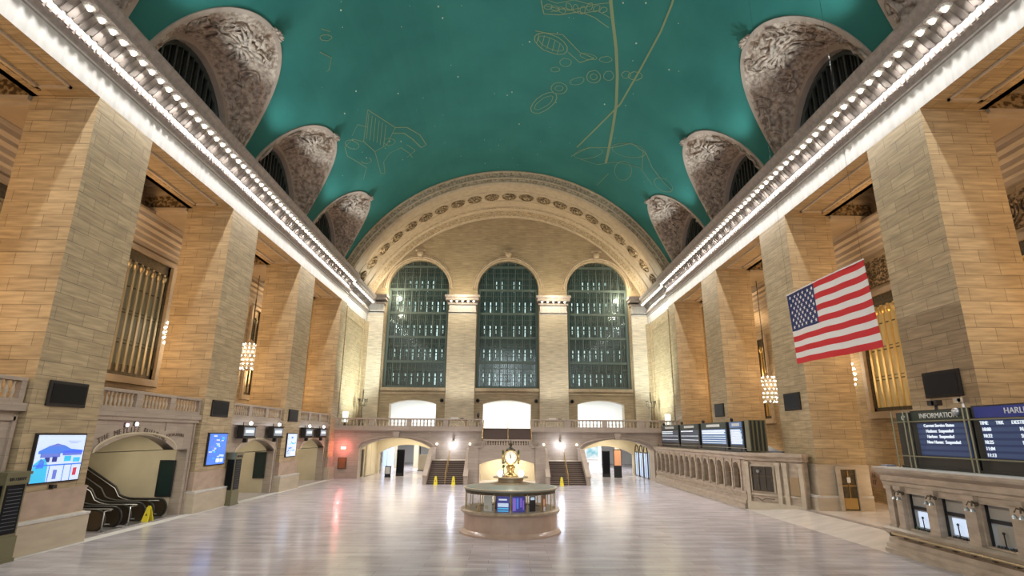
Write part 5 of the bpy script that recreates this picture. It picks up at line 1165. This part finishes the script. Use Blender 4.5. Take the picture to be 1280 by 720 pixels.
# hanging track signs with lamps
for i, (y, lab) in enumerate(((39.6, 'hanging lit track sign in the first gate bay, nearer the blue screen'), (44.6, 'hanging lit track sign in the first gate bay, nearer the pale screen'), (51.6, 'hanging lit track sign in the farthest gate bay, nearer the pale screen'), (55.6, 'hanging lit track sign in the farthest gate bay, nearer the corner'))):
    o = thing('track_sign', (-18.1, y, 4.2), lab, 'sign'); hw = .95
    q = MB(); q.box(-18.35, -17.95, y - hw, y + hw, 4.2, 4.95); q.box(-18.4, -17.9, y - hw - .08, y + hw + .08, 4.92, 5.0); q.box(-18.4, -17.9, y - hw - .08, y + hw + .08, 4.12, 4.2); q.build('box', 'bronzebox', o)
    MB().box(-17.95, -17.93, y - .8, y + .8, 4.3, 4.85).build('lit_face', 'signface', o); MB().box(-17.93, -17.92, y - .6, y + .6, 4.5, 4.68).build('lit_legend', 'letter', o)
    q = MB(); [q.tube([(-18.15, y + s_ * .6, 5.0), (-18.15, y + s_ * .6, 5.2)], .03, 6) for s_ in (-1, 1)]; q.build('hanger', 'bronze', o)
    o2 = thing('gate_lamp', (-18.0, y + .3, 5.02), 'bright bare lamp on ' + lab.replace('hanging lit track sign', 'the track sign'), 'lamp')
    MB().ball((-18.05, y + .3, 5.14), .12, 10, 6).build('globe', 'coolamp2', o2, smooth=True); MB().lathe([(.05, 0), (.04, .06)], (-18.05, y + .3, 5.0), 8).build('socket', 'bronze', o2)
    q = MB(); q.box(-18.2, -17.95, y - .35, y - .1, 3.85, 4.12); q.build('camera_pod', 'black', o)
    light('POINT', (-17.8, y + .3, 5.1), 10, (.95, .95, 1), r=.1, name='gate_lamp_light')
# tall schedule boards in brass and green frames
def schedule(y, hgt, lab, w=1.35, d=.6, cap=None, X=-18.0, ang=0.):
    o = thing('schedule_kiosk', (X, y, 0), lab, 'notice board')
    # face looks along -y/+x: built as a cabinet projecting from the pier
    q = MB(); q.box(X - .35, X + .35, y - .55, y + .55, 0, .12); q.box(X - .32, X + .32, y - .5, y + .5, .12, .85); q.build('base', 'kioskframe', o)
    q = MB(); q.box(X - .28, X + .28, y - .46, y + .46, .85, hgt); q.build('cabinet', 'kioskframe', o)
    q = MB(); q.box(X - .36, X + .36, y - .54, y + .54, hgt, hgt + .1); q.box(X - .32, X + .32, y - .5, y + .5, hgt - .30, hgt); q.build('cornice', 'kioskframe', o)
    MB().box(X + .28, X + .30, y - .38, y + .38, .95, hgt - .34).build('black_panel', 'screenblack', o)
    MB().box(X - .22, X + .22, y - .48, y - .46, .95, hgt - .34).build('black_panel', 'screenblack', o)
    for i in range(12):
        z = 1.1 + (hgt - 1.6) * i / 11
        MB().box(X + .30, X + .304, y - .3, y + .3, z, z + .02).build('text_line', 'letterdim', o)
    for a in (-.18, -.06, .06, .18): pass
    q = MB(); random.seed(2)
    for k in range(9): q.box(X + .325, X + .33, y - .36 + .08 * k, y - .36 + .08 * k + random.uniform(.03, .06), hgt - .2, hgt - .09)
    q.build('header_letters', 'black', o)
schedule(21.05, 2.95, 'tall black schedule board in a brass green frame at the lower left corner')
schedule(37.95, 3.15, 'tall black schedule board in a dark frame beside the second left pier', X=-17.95)
# bronze conduit strips on piers
# ================================================================== right side: ticket counters and boards
def twin(mb, y, hw, z0, z1): pass
def counter_far():
    o = thing('ticket_counter', (17, 48, 0), 'long marble ticket counter with arched windows beneath the four departure boards', 'ticket counter')
    y0, y1, X = 37.35, 59.6, 15.6
    n = 14; sp = (y1 - y0 - 1.4) / n
    ops = [(y0 + 1.0 + sp * (i + .5), sp * .36, 1.15, 2.45, .42) for i in range(n)]
    mb = MB(); mb.wall('y', y0 + .3, y1, .9, 3.05, X, X + .4, ops); mb.build('front_wall', 'counter', o)
    mb = MB(); mb.prism([(X - .28, 0), (X - .28, .28), (X - .18, .34), (X - .18, .50), (X - .06, .60), (X - .06, .88), (X - .12, .95), (X - .12, 1.06), (X + .3, 1.06), (X + .3, 0)], 1, y0 + .25, y1); mb.build('stepped_base', 'counter', o)
    mb = MB()
    for (a, b, xr) in ((y0, 37.95, 17.95), (37.95, 46.05, 19.4), (46.05, 50.3, 17.95), (50.3, 58.4, 19.4), (58.4, y1, 17.95)): mb.prism([(X - .1, 3.05), (X - .14, 3.2), (X - .28, 3.3), (X - .28, 3.45), (xr, 3.5), (xr, 3.05)], 1, a, b)
    mb.build('cornice', 'counter', o)
    for i in range(n + 1):
        y = y0 + 1.0 + sp * i; q = MB(); q.box(X - .10, X, y - .13, y + .13, 1.06, 1.25); q.box(X - .07, X, y - .10, y + .10, 1.25, 2.55); q.box(X - .12, X, y - .15, y + .15, 2.55, 2.75); q.box(X - .06, X, y - .1, y + .1, 2.75, 3.05); q.build('pilaster', 'counter', o)
    for i, (yc, hw, a, b, c) in enumerate(ops):
        q = MB(); q.tube([(X - .03, yc - (hw + .04) * math.cos(PI * k / 10), b + .44 * math.sin(PI * k / 10)) for k in range(11)], .045, 5); q.build('arch_moulding', 'plain', o)
        q = MB(); q.box(X + .28, X + .32, yc - hw, yc + hw, 1.15, 2.9); q.build('window', 'tickwin', o)
        q = MB(); [q.tube([(X + .25, yc + d, 1.15), (X + .25, yc + d, 2.75)], .018, 5) for d in (-.3 * sp * .9, 0, .3 * sp * .9)]; q.tube([(X + .25, yc - hw, 2.1), (X + .25, yc + hw, 2.1)], .02, 5); q.build('brass_grille', 'brass', o)
    q = MB(); n2 = 60; 
    q.tube([(X - .22 + .0, y0 + 1 + (y1 - y0 - 1.5) * i / 180, .80 + .07 * math.sin(i * 1.05)) for i in range(181)], .03, 5)
    for i in range(30):
        yy = y0 + 1.2 + (y1 - y0 - 2) * i / 29; q.ball((X - .2, yy, .80), .075, 8, 5)
    q.build('scroll_rail', 'plain', o)
    # end facing the viewer, turned towards the pier and slightly bowed
    A_ = Vector((15.6, 37.35)); D_ = Vector((2.05, -3.1)); LEN = D_.length; D_.normalize(); NO = Vector((-D_.y * -1, -D_.x)) if False else Vector((D_.y, -D_.x))
    if NO.y > 0: NO = -NO
    def T(mb):       # local (u along the end, w outwards, z) -> room
        for i, (u, w_, z) in enumerate(mb.v):
            bow = .16 * math.sin(PI * min(1, max(0, u / 2.05))) if 0 < u < 2.05 else 0
            p = A_ + D_ * u + NO * (w_ + bow); mb.v[i] = (p.x, p.y, z)
        return mb
    def strip(mb, u0, u1, w0, w1, z0, z1, n=12):
        for k in range(n): mb.box(u0 + (u1 - u0) * k / n, u0 + (u1 - u0) * (k + 1) / n, w0, w1, z0, z1)
        return mb
    T(strip(MB(), 0, LEN, -.5, 0, 0, 3.05, 16)).build('end_wall', 'counter', o)
    MB().prism([(15.6, 37.35), (17.6, 34.3), (17.95, 34.3), (17.95, 38.2), (15.6, 38.2)], 2, 3.0, 3.49).build('end_top', 'counter', o)
    q = MB(); strip(q, -.12, LEN + .1, -.5, .14, 3.05, 3.2, 16); strip(q, -.12, LEN + .1, -.5, .20, 3.2, 3.3, 16); strip(q, -.2, LEN + .15, -.5, .30, 3.3, 3.5, 16); T(q).build('end_cornice', 'counter', o)
    q = MB(); strip(q, -.1, LEN, 0, .16, 0, .55, 16); T(q).build('end_base', 'plain', o); q = MB(); strip(q, -.05, LEN, 0, .08, .95, 1.06, 16); T(q).build('end_ledge', 'plain', o)
    q = MB(); strip(q, .28, 1.9, 0, .07, 1.14, 2.78, 8); T(q).build('window_surround', 'plain', o)
    w = T(strip(MB(), .42, 1.76, .07, .09, 1.24, 2.66, 8)).build('end_window', 'tickwin', o)
    q = MB(); [q.box(u - .03, u + .03, .09, .14, 1.22, 2.68) for u in (.42, .9, 1.35, 1.76)]; [strip(q, .4, 1.78, .09, .14, z - .03, z + .03, 8) for z in (1.24, 2.1, 2.66)]; T(q).build('window_bars', 'bronze', w)
    q = T(MB().ball((.95, .16, 2.4), .12, 8, 6)); q.build('window_lamp', 'steel', w)
    for u in (.08, 2.15, 2.62, 3.6):
        q = MB(); q.box(u - .13, u + .13, 0, .16, .55, 2.75); q.box(u - .17, u + .17, 0, .2, 2.75, 2.95); T(q).build('pilaster', 'plain', o)
    q = MB(); q.box(2.84, 3.42, 0, .1, 1.1, 2.15); T(q).build('brass_cabinet', 'brassdull', o)
    q = MB(); q.tube([(.3, .2, .80), (.8, .2, .80), (1.05, .2, .68), (1.3, .2, .80), (1.85, .2, .80)], .03, 6); T(q).build('brass_rail', 'bronze', o)
counter_far()
def counter_near():
    o = thing('ticket_counter', (17, 18, 0), 'marble ticket counter at the lower right with square ticket windows and a brass rail', 'ticket counter')
    y1, y0, X = 24.0, 9.4, 15.8
    wy = [22.45, 20.75, 18.9, 17.1, 15.3, 13.5, 11.7]
    ops = [(y, .60, 1.05, 2.35, 0) for y in wy]
    mb = MB(); mb.wall('y', y0, y1, .55, 2.75, X, X + .45, ops); mb.box(X + .45, 17.95, y1 - .4, y1, 0, 2.75); mb.build('front_wall', 'counter', o)
    mb = MB(); mb.prism([(X - .38, 0), (X - .38, .16), (X - .30, .20), (X - .30, .34), (X - .16, .40), (X - .16, .55), (X - .08, .62), (X - .3, .80), (X - .34, .92), (X - .2, 1.0), (X + .4, 1.0), (X + .4, 0)], 1, y0, y1 + .25); mb.build('stepped_base', 'counter', o)
    mb = MB(); mb.prism([(X - .06, 2.6), (X - .06, 2.72), (X - .12, 2.78), (X - .12, 2.98), (X - .34, 3.12), (X - .38, 3.2), (X - .38, 3.27), (X + 2.15, 3.32), (X + 2.15, 2.6)], 1, y0, y1 + .3); mb.build('cornice', 'counter', o)
    MB().box(X - .40, X + 2.15, y0, y1 + .32, 3.27, 3.31).build('pale_top_slab', 'white', o)
    for i in range(len(wy) + 1):
        ya = y1 - .15 if i == 0 else (wy[i - 1] + wy[i]) / 2 if i < len(wy) else y0 + .4
        for k in ((-.0, .55) if i == 0 else (0,)):
            q = MB(); y = ya - k; w = .24 if i else .17; q.box(X - .14, X, y - w, y + w, 1.0, 2.45); q.box(X - .18, X, y - w - .04, y + w + .04, 2.45, 2.6); q.box(X - .17, X, y - w - .03, y + w + .03, 1.0, 1.1); q.build('pilaster', 'counter', o)
    for j, y in enumerate(wy):
        q = MB(); q.box(X + .20, X + .24, y - .6, y + .6, 1.05, 2.35); w = q.build('ticket_window', 'tickpane', o)
        q = MB(); q.box(X + .15, X + .2, y - .6, y + .6, 1.78, 1.90); q.box(X + .13, X + .2, y - .6, y - .56, 1.05, 2.35); q.box(X + .13, X + .2, y + .54, y + .6, 1.05, 2.35); q.build('window_frame', 'black', w)
        q = MB(); q.box(X + .185, X + .2, y - .54, y + .52, 1.92, 2.3); q.build('etched_pane', 'frosted', w)
        q = MB(); q.box(X + .19, X + .2, y - .30, y + .35, 1.15, 1.72); q.build('inner_screen', ['screenA', 'screenA', 'frosted'][j % 3] if j < 3 else 'frosted', w)
        q = MB(); random.seed(j)
        for k in range(7): q.ball((X + .1, y - .35 + .11 * k, 1.08), random.uniform(.03, .06), 6, 4)
        q.tube([(X + .1, y, 1.05), (X + .1, y + .02, 1.5)], .02, 5); q.ball((X + .1, y + .02, 1.52), .05, 6, 4)
        q.build('window_fittings', 'black', w)
        if j == 0: MB().ball((X + .05, y + .3, 1.12), .06, 6, 4).build('green_fitting', 'green', w)
    q = MB(); q.tube([(X - .42, y0, .78), (X - .42, y1 - .4, .78)], .05, 8); q.build('brass_rail', 'brassdull', o)
    for i in range(18):
        y = 23.7 - .8 * i; q = MB(); q.box(X - .44, X - .2, y - .05, y + .05, .68, .80); q.build('rail_bracket', 'bronze', o)
    # bracket lamps between windows
    for j, y in enumerate(wy[:4]):
        w = ['left window of the near counter', 'second window of the near counter', 'third window of the near counter', 'rightmost window of the near counter'][j]
        l = thing('bracket_lamp', (X - .15, y + .55, 2.1), 'small bronze bracket lamp with cup shades beside the ' + w, 'lamp')
        q = MB(); q.tube([(X - .14, y + .55, 2.35), (X - .35, y + .50, 2.45), (X - .42, y + .45, 2.3)], .025, 6); q.tube([(X - .14, y + .55, 2.35), (X - .35, y + .65, 2.42), (X - .40, y + .70, 2.3)], .025, 6); q.ball((X - .16, y + .55, 2.35), .07, 8, 5); q.build('bracket', 'bronze', l)
        for d in (.45, .70):
            q = MB(); q.lathe([(.035, .12), (.06, .08), (.10, 0)], (X - .41, y + d, 2.12), 10); q.build('shade', 'steel', l)
counter_near()

# departure boards on the near counter
def nboard(y0, y1, X, z0, z1, title, rows, lab, headmat, rowmat, name='departure_board'):
    o = thing(name, (X + .3, (y0 + y1) / 2, z0), lab, 'departure board')
    MB().box(X, X + .7, y0, y1, z0, z1).build('cabinet', 'boardcase', o)
    hh = .42
    MB().box(X - .02, X, y0 + .12, y1 - .12, z1 - hh, z1 - .05).build('header', headmat, o)
    text(title, .27, (X - .03, (y0 + y1) / 2 - (0 if y1 - y0 < 3.5 else -.2), z1 - hh / 2 - .02), '-x', 'letterw', o, sx=1.05)
    MB().box(X - .02, X, y0 + .18, y1 - .3, z0 + .42, z1 - hh - .08).build('display_face', 'boardblue', o)
    nr = 6; zz0, zz1 = z0 + .42, z1 - hh - .08
    for i in range(nr):
        a = zz0 + (zz1 - zz0) * i / nr; MB().box(X - .03, X - .02, y0 + .2, y1 - .32, a + .04, a + (zz1 - zz0) / nr - .04).build('display_row', rowmat, o)
    for i, r in enumerate(rows):
        z = zz1 - (zz1 - zz0) * (i + .5) / nr
        for (s, yy, al) in r: text(s, .165, (X - .045, yy, z), '-x', 'letter', o, align=al, sx=1.0)
    return o
XB = 16.4
nboard(19.9, 22.85, XB, 3.4, 5.55, 'INFORMATION', [[('Current Service Status', 21.4, 'CENTER')], [('Hudson:  Suspended', 21.4, 'CENTER')], [('Harlem:  Suspended', 21.4, 'CENTER')], [('New Haven:  Suspended', 21.3, 'CENTER')]], 'blue board headed INFORMATION on the near ticket counter', 'greenhead', 'boardrow')
rows = [[('TIME', 19.5, 'LEFT'), ('TRK', 18.85, 'LEFT'), ('DESTINATION', 18.25, 'LEFT')]] + [[(a, 19.45, 'LEFT'), (b, 18.0, 'LEFT')] for a, b in (('10:00', 'N. WHITE PLNS'), ('10:22', 'SOUTHEAST'), ('10:25', 'N. WHITE PLNS'), ('11:04', 'SOUTHEAST'), ('11:13', 'N. WHITE PLNS'))]
nboard(15.0, 19.8, XB, 3.4, 5.6, 'HARLEM LINE', rows, 'blue board headed HARLEM with train times, cut by the right edge', 'boardhead', 'boardrow')
o = thing('board_end_cabinet', (XB + .3, 23.6, 3.32), 'slim black end cabinet left of the information board', 'cabinet')
MB().box(XB, XB + .7, 22.9, 23.7, 3.4, 5.5).build('body', 'boardcase', o); MB().box(XB - .02, XB, 22.95, 23.65, 5.12, 5.45).build('header', 'greenhead', o)
q = MB(); q.tube([(XB - .03, 23.25 + .09 * math.cos(a * PI / 8 - 1), 5.29 + .09 * math.sin(a * PI / 8 - 1)) for a in range(11)], .02, 5); q.build('arrow_mark', 'letterw', o)
o = thing('board_railing', (XB - .25, 19.8, 3.32), 'thin brass green railing in front of the near boards', 'railing')
for z in (3.78, 5.12): MB().tube([(XB - .2, 10, z), (XB - .2, 23.75, z)], .028, 6).build('rail', 'railing', o)
for y in (23.7, 23.0, 22.75, 19.95, 19.75, 14.9): MB().tube([(XB - .2, y, 3.31), (XB - .2, y, 5.55)], .028, 6).build('post', 'railing', o)
MB().box(XB - .05, XB + .75, 14.9, 23.75, 3.31, 3.4).build('sill', 'boardcase', o)
def seccam(x, y, z, lab, m='black'):
    o = thing('security_camera', (x, y, z), lab, 'camera')
    MB().lathe([(.06, 0), (.05, .18)], (x, y, z), 8).build('mount', m, o); q = MB(); q.box(x - .12, x + .12, y - .2, y + .28, z + .16, z + .36); q.lathe([(.08, 0), (.06, .1)], (x - .12, y, z + .26), 8, 0); q.build('body', m, o)
seccam(16.6, 21.65, 5.55, 'black camera on top of the information board', 'black'); seccam(16.6, 20.35, 5.58, 'silver camera on top of the board, over the gap between the two boards', 'steel')
tag(MB().ball((16.35, 20.4, 5.42), .16, 10, 6).build('dome_camera', 'steel', None, smooth=True), 'round silver dome camera hanging on the board front below the silver camera', 'camera')

# boards on the far counter
divs = [59.3, 52.97, 47.32, 41.37, 38.5]; XF = 16.15
labs = ['farthest of the four boards on the far ticket counter, next to the balcony', 'second farthest board on the far ticket counter', 'board with bright blue rows on the far ticket counter, third from the balcony', 'narrow bright board at the near end of the far ticket counter']
for i in range(4):
    b, a = divs[i] - .25, divs[i + 1] + .25
    o = thing('departure_board', (XF + .3, (a + b) / 2, 3.55), labs[i], 'departure board')
    MB().box(XF, XF + .9, a, b, 3.6, 5.55).build('cabinet', 'boardcase', o)
    MB().box(XF - .02, XF, a + .15, b - .15, 5.12, 5.5).build('header', 'greenhead' if i < 3 else 'boardbright', o)
    q = MB(); W = b - a; random.seed(20 + i)
    y = b - W * .25
    while y > a + W * .25: w = random.uniform(.15, .34); q.box(XF - .035, XF - .02, y - w, y, 5.22, 5.42); y -= w + .05
    q.build('header_letters', 'letterw', o)
    MB().box(XF - .02, XF, a + .15, b - .15, 3.95, 5.05).build('display_face', 'boardgrey' if i < 2 else 'boardbright', o)
    rr = MB(); n = 6
    for k in range(n):
        z = 4.02 + 1.0 * k / n
        if i >= 2 or k in (1, 3): rr.box(XF - .03, XF - .02, a + .25, b - .25, z, z + .035)
        if i != 1 or k == 5:
            y = b - .35
            lim = a + (W * .35 if i < 2 else .4)
            while y > lim and (i == 3 or k in (5, 4) or (i == 2 and k == 5)):
                w = random.uniform(.12, .3); rr.box(XF - .04, XF - .02, y - w, y, z + .05, z + .13); y -= w + .08
    rr.build('display_rows', 'letter' if i != 3 else 'letter', o)
o = thing('board_end_cabinet', (XF + .45, 38.05, 3.5), 'ribbed dark green end of the far board row, facing the hall', 'cabinet')
q = MB(); q.box(XF, 17.3, 37.75, 38.4, 3.55, 5.6); q.build('body', 'kioskframe', o)
q = MB(); [q.box(XF + .06 + .28 * k, XF + .18 + .28 * k, 37.68, 37.75, 3.6, 5.55) for k in range(4)]; q.build('ribs', 'boardcase', o)
o = thing('board_railing', (XF - .3, 48.5, 3.5), 'thin railing in front of the four far boards', 'railing')
MB().tube([(XF - .35, 37.6, 3.75), (XF - .35, 59.4, 3.75)], .025, 6).build('rail', 'steel', o)
for y in divs: MB().tube([(XF - .35, y - .1, 3.5), (XF - .35, y - .1, 3.75)], .03, 6).build('post', 'black', o)
MB().box(XF - .05, XF + .9, 38.4, 59.4, 3.49, 3.6).build('sill', 'boardcase', o)
for y, lb in ((58.4, 'first'), (52.4, 'second'), (46.7, 'third'), (40.8, 'fourth')):
    tag(MB().ball((XF + .1, y, 5.68), .14, 8, 6).build('loudspeaker', 'black', None, smooth=True), 'small dark round loudspeaker on top of the far boards, %s from the balcony' % lb, 'loudspeaker')

# pier door, wall sign, lamp between the counters
o = struct(MB().wall('x', 19.25, 20.5, .38, 2.85, 33.5, 33.7, [(19.88, .45, .42, 2.68, 0)]), 'door_3', 'plain')
MB().box(19.43, 20.33, 33.62, 33.69, .42, 2.68).build('leaf', 'bronze', o); MB().box(19.5, 20.26, 33.58, 33.62, .5, 1.1).build('kick_plate', 'brass', o)
q = MB(); q.box(19.86, 19.9, 33.58, 33.62, 1.1, 2.62); q.box(19.45, 20.3, 33.58, 33.62, 1.75, 1.8); q.build('glazing_bars', 'brass', o); MB().box(19.78, 19.98, 33.55, 33.58, 1.95, 2.25).build('notice', 'paper', o)
o = thing('track_number_sign', (24.2, 37.2, 1.6), 'dark painted track numbers on the orange wall beside the lamp', 'sign')
MB().box(24.25, 24.3, 36.2, 38.6, 1.35, 2.5).build('board', 'pink', o)
for s, y, z in (('16', 38.0, 2.1), ('T', 36.8, 2.1), ('17', 38.0, 1.65), ('T', 36.8, 1.65)): text(s, .42, (24.23, y, z), '-x', 'etched', o)
o = thing('globe_wall_lamp', (22.6, 33.2, 1.3), 'bright white lamp glowing beside the near ticket counter', 'lamp')
MB().ball((22.6, 33.2, 1.55), .26, 12, 8, .6).build('globe', 'lamp', o, smooth=True); MB().lathe([(.2, 0), (.2, .04), (.03, .08), (.03, 1.4)], (22.6, 33.2, 0), 10).build('post', 'bronze', o)
light('POINT', (22.4, 32.8, 1.9), 60, (1, .85, .6), r=.2, name='globe_lamp_light')
# white desk canopy seen between far counter and pier
tag(MB().prism([(17.5, 3.5), (19.0, 3.5), (17.6, 4.1)], 1, 39.3, 40.8).build('paper_stack', 'paper', None), 'white wedge of paper on top of the far counter near the pier', 'paper')
tag(MB().box(17.3, 19.3, 38.2, 39.2, 3.5, 3.58).build('folded_sheet', 'bluegrey', None), 'bluish sheet lying on top of the far counter end', 'sheet')
tag(MB().box(16.0, 16.4, 24.2, 24.6, 3.32, 3.38).build('folded_sheet', 'bluegrey', None), 'small dark bluish bundle on the left corner of the near counter', 'sheet')

# ================================================================== flag
FX, F0, F1 = 14.0, 20.62, 26.75     # hangs in a plane along the hall, union at the far end
o = thing('hanging_flag', (FX, (F0 + F1) / 2, 0), 'large flag with red and white stripes hanging in front of the right piers', 'flag')
def fy(u): return F1 + (F0 - F1) * u
TZ0, TZ1, BZ0, BZ1 = 11.40, 11.34, 7.94, 7.76
def FP(u, v, e=0.):   # u from far to near, v from top to bottom
    zt_ = TZ0 + (TZ1 - TZ0) * u; zb = BZ0 + (BZ1 - BZ0) * u
    return (FX + .05 * math.sin(u * 9 + v * 2) + .03 * math.sin(u * 23) + e, fy(u) - v * (.1 + .32 * u), zt_ + (zb - zt_) * v)
mb = MB()
for side in (-1, 1):
    for s_ in range(13):
        mb.mi = s_ % 2
        for i in range(40):
            u0, u1 = i / 40, (i + 1) / 40
            if s_ < 7 and u1 <= .4001: mb.mi = 2
            else: mb.mi = s_ % 2
            q = [FP(u0, s_ / 13, side * .006), FP(u1, s_ / 13, side * .006), FP(u1, (s_ + 1) / 13, side * .006), FP(u0, (s_ + 1) / 13, side * .006)]
            mb.face(q if side < 0 else q[::-1])
mb.build('striped_cloth', ['red', 'flagwhite', 'navy'], o)
mb = MB()
for side in (-1, 1):
    for r in range(9):
        for c in range(6 if r % 2 == 0 else 5):
            u = .4 * ((c * 2 + 1 + (r % 2)) / 12); v = 7 / 13 * (r + 1) / 10; R_ = .115
            pc = FP(u, v, side * .014)
            for k in range(5):
                pts = []
                for (a, rr) in ((k * 72, R_), (k * 72 + 36, R_ * .4), (k * 72 - 36, R_ * .4)): pts.append((pc[0], pc[1] + rr * math.sin(math.radians(a)), pc[2] + rr * math.cos(math.radians(a))))
                mb.face([pts[0], pts[1], pc, pts[2]])
q = mb.build('white_stars', 'flagwhite', o); q['kind'] = 'stuff'
MB().tube([FP(0, 0), FP(.5, 0), FP(1, 0)], .03, 6).build('top_rod', 'flagwhite', o)
q = MB(); [q.tube([FP(u, 0), (FX + (u - .5) * .2, fy(u), VZ + math.sqrt(VR ** 2 - FX ** 2) - .02)], .005, 4) for u in (0.02, .98)]; q.build('hanging_wire', 'black', o)

# ================================================================== chandeliers
def chandelier():
    o = thing('chandelier', (0, 0, 0), 'x', 'chandelier')
    MB().tube([(0, 0, 1.4), (0, 0, 5.2)], .05, 6).build('stem', 'bronze', o)
    f = MB(); f.lathe([(.05, 1.5), (.3, 1.2), (.62, .7), (.70, 0), (.62, -.7), (.3, -1.1), (.05, -1.25)], (0, 0, 0), 18)
    for z in (.9, .45, 0, -.45, -.9):
        r = .80 * math.sqrt(max(.1, 1 - (z / 1.35) ** 2)); f.tube([(r * math.cos(2 * PI * k / 18), r * math.sin(2 * PI * k / 18), z) for k in range(18)], .045, 5, True)
    f.build('gilt_body', 'brasspale', o)
    b = MB()
    for j, z in enumerate((1.05, .7, .35, 0, -.35, -.7, -1.05)):
        r = .86 * math.sqrt(max(.1, 1 - (z / 1.45) ** 2)); n = int(r * 18)
        for k in range(n):
            t = 2 * PI * (k + .5 * (j % 2)) / n; b.ball((r * math.cos(t), r * math.sin(t), z), .068, 6, 4)
    q = b.build('bulb_cluster', 'bulb', o, smooth=True); q['kind'] = 'stuff'
    return o
ch0 = chandelier(); CH[ch0.name] = kids(ch0)
spots = [(-22.7, 48.2, 10.95, 'lit chandelier hanging in the left side aisle behind the third pier'), (22.7, 48.2, 8.5, 'lit chandelier hanging in the right side aisle above the far boards'),
         (-23.0, 37.9, 11.1, 'lit chandelier mostly hidden by the second left pier'), (23.0, 37.9, 8.7, 'lit chandelier mostly hidden by the pier behind the flag')]
for i, (x, y, z, lab) in enumerate(spots):
    c = ch0 if i == 0 else ch0.copy()
    if i: COL.objects.link(c)
    c.location = (x, y, z); c['label'] = lab; c['category'] = 'chandelier'; c['group'] = 'chandeliers of the side aisles'
    if i:
        for k in CH[ch0.name]: d = k.copy(); COL.objects.link(d); d.parent = c
    q = MB(); q.tube([(x, y, z + 5.1), (x, y, 18.35)], .03, 5); q.build('chain', 'bronze', c)

# ================================================================== light
WARM = (1, .60, .27)
for sgn in (-1, 1):
    for k, y in enumerate((17.2, 29.6, 42.0, 54.4)):
        light('POINT', (sgn * 22.9, y, 10.0), 800, WARM, r=.8, name='aisle_chandelier_light')
        light('POINT', (sgn * 22.9, y, 16.2), 420, WARM, r=.6, name='aisle_upper_light')
        light('POINT', (sgn * 22.9, y, 7 if sgn < 0 else 3.2), 130, WARM, r=.6, name='aisle_lower_light')
    for y in [8 + 1.38 * i for i in range(39)]:      # glow of the cornice bulb row
        light('SPOT', (sgn * 17.66, y, 21.25), 400, (1, .97, .95), rot=(0, 0, 0), spot=math.radians(168), r=.08, name='cornice_row_light')
    for y in (62.5, 65.5, 68.5): light('SPOT', (sgn * 17.7, y, 21.25), 650, (1, .97, .90), rot=(0, 0, 0), spot=math.radians(168), r=.08, name='cornice_row_light')
    # floodlights on top of the cornice washing the vault
    for y in [4.8, 10.9, 17.2, 23.4, 29.6, 35.8, 42, 48.2, 54.4]:
        light('SPOT', (sgn * 16.95, y, 22.5), 2500, (.80, .95, 1), rot=(0, sgn * math.radians(150), 0), r=.3, spot=math.radians(88), name='vault_floodlight')
    light('POINT', (sgn * 15.2, 70.6, 22.9), 900, (1, .90, .70), r=.3, name='end_wall_light')
    light('POINT', (sgn * 6.05, 68.6, 22.3), 1100, (1, .88, .66), r=.3, name='end_wall_light')
    light('SPOT', (sgn * 16.6, 61.5, 22.6), 2500, (1, .85, .62), rot=(math.radians(110), 0, sgn * math.radians(40)), r=.3, spot=math.radians(110), name='arch_floodlight')
for sgn in (-1, 1):
    for y in (6, 14, 22, 30, 38, 46, 54):       # unseen fill spots added to brighten the opposite piers
        light('SPOT', (sgn * 16.9, y, 22.4), 5200, (1, .97, .93), rot=(0, sgn * math.radians(68), 0), r=.4, spot=math.radians(54), name='hall_fill_spot')
        if y > 34: light('SPOT', (sgn * 16.9, y, 22.4), 13000, (1, .95, .97), rot=(0, sgn * math.radians(34), 0), r=.4, spot=math.radians(74), name='floor_fill_spot')  # second unseen set, added to lighten the far floor
# daylight from the great west windows behind the viewpoint
for x in (-12.1, 0, 12.1):
    light('AREA', (x, -12.4, 18), 2600, (.93, .96, 1), 8, (PI / 2, 0, 0), 17, 'west_window_daylight')
light('AREA', (0, -12.4, 6), 900, (.96, .97, 1), 30, (PI / 2, 0, 0), 6, 'west_low_fill')  # broad fill added low before the solid west wall, no door there
# pale blue world background
w = bpy.data.worlds.new('world'); SC.world = w; w.use_nodes = True
w.node_tree.nodes['Background'].inputs[0].default_value = (.75, .85, 1, 1); w.node_tree.nodes['Background'].inputs[1].default_value = .6
SC.view_settings.view_transform = 'Standard'; SC.view_settings.look = 'None'; SC.view_settings.gamma = 1; SC.view_settings.exposure = -.76; SC.view_settings.use_curve_mapping = False
# wall behind the viewpoint, with its three tall window openings
mb = MB(); mb.wall('x', -21, 21, 0, 36, -13.2, -12.6, [(-12.1, 4.1, 9.5, 23.5, 4.1), (0, 4.1, 9.5, 23.5, 4.1), (12.1, 4.1, 9.5, 23.5, 4.1)])
struct(mb, 'wall_west', 'stone')
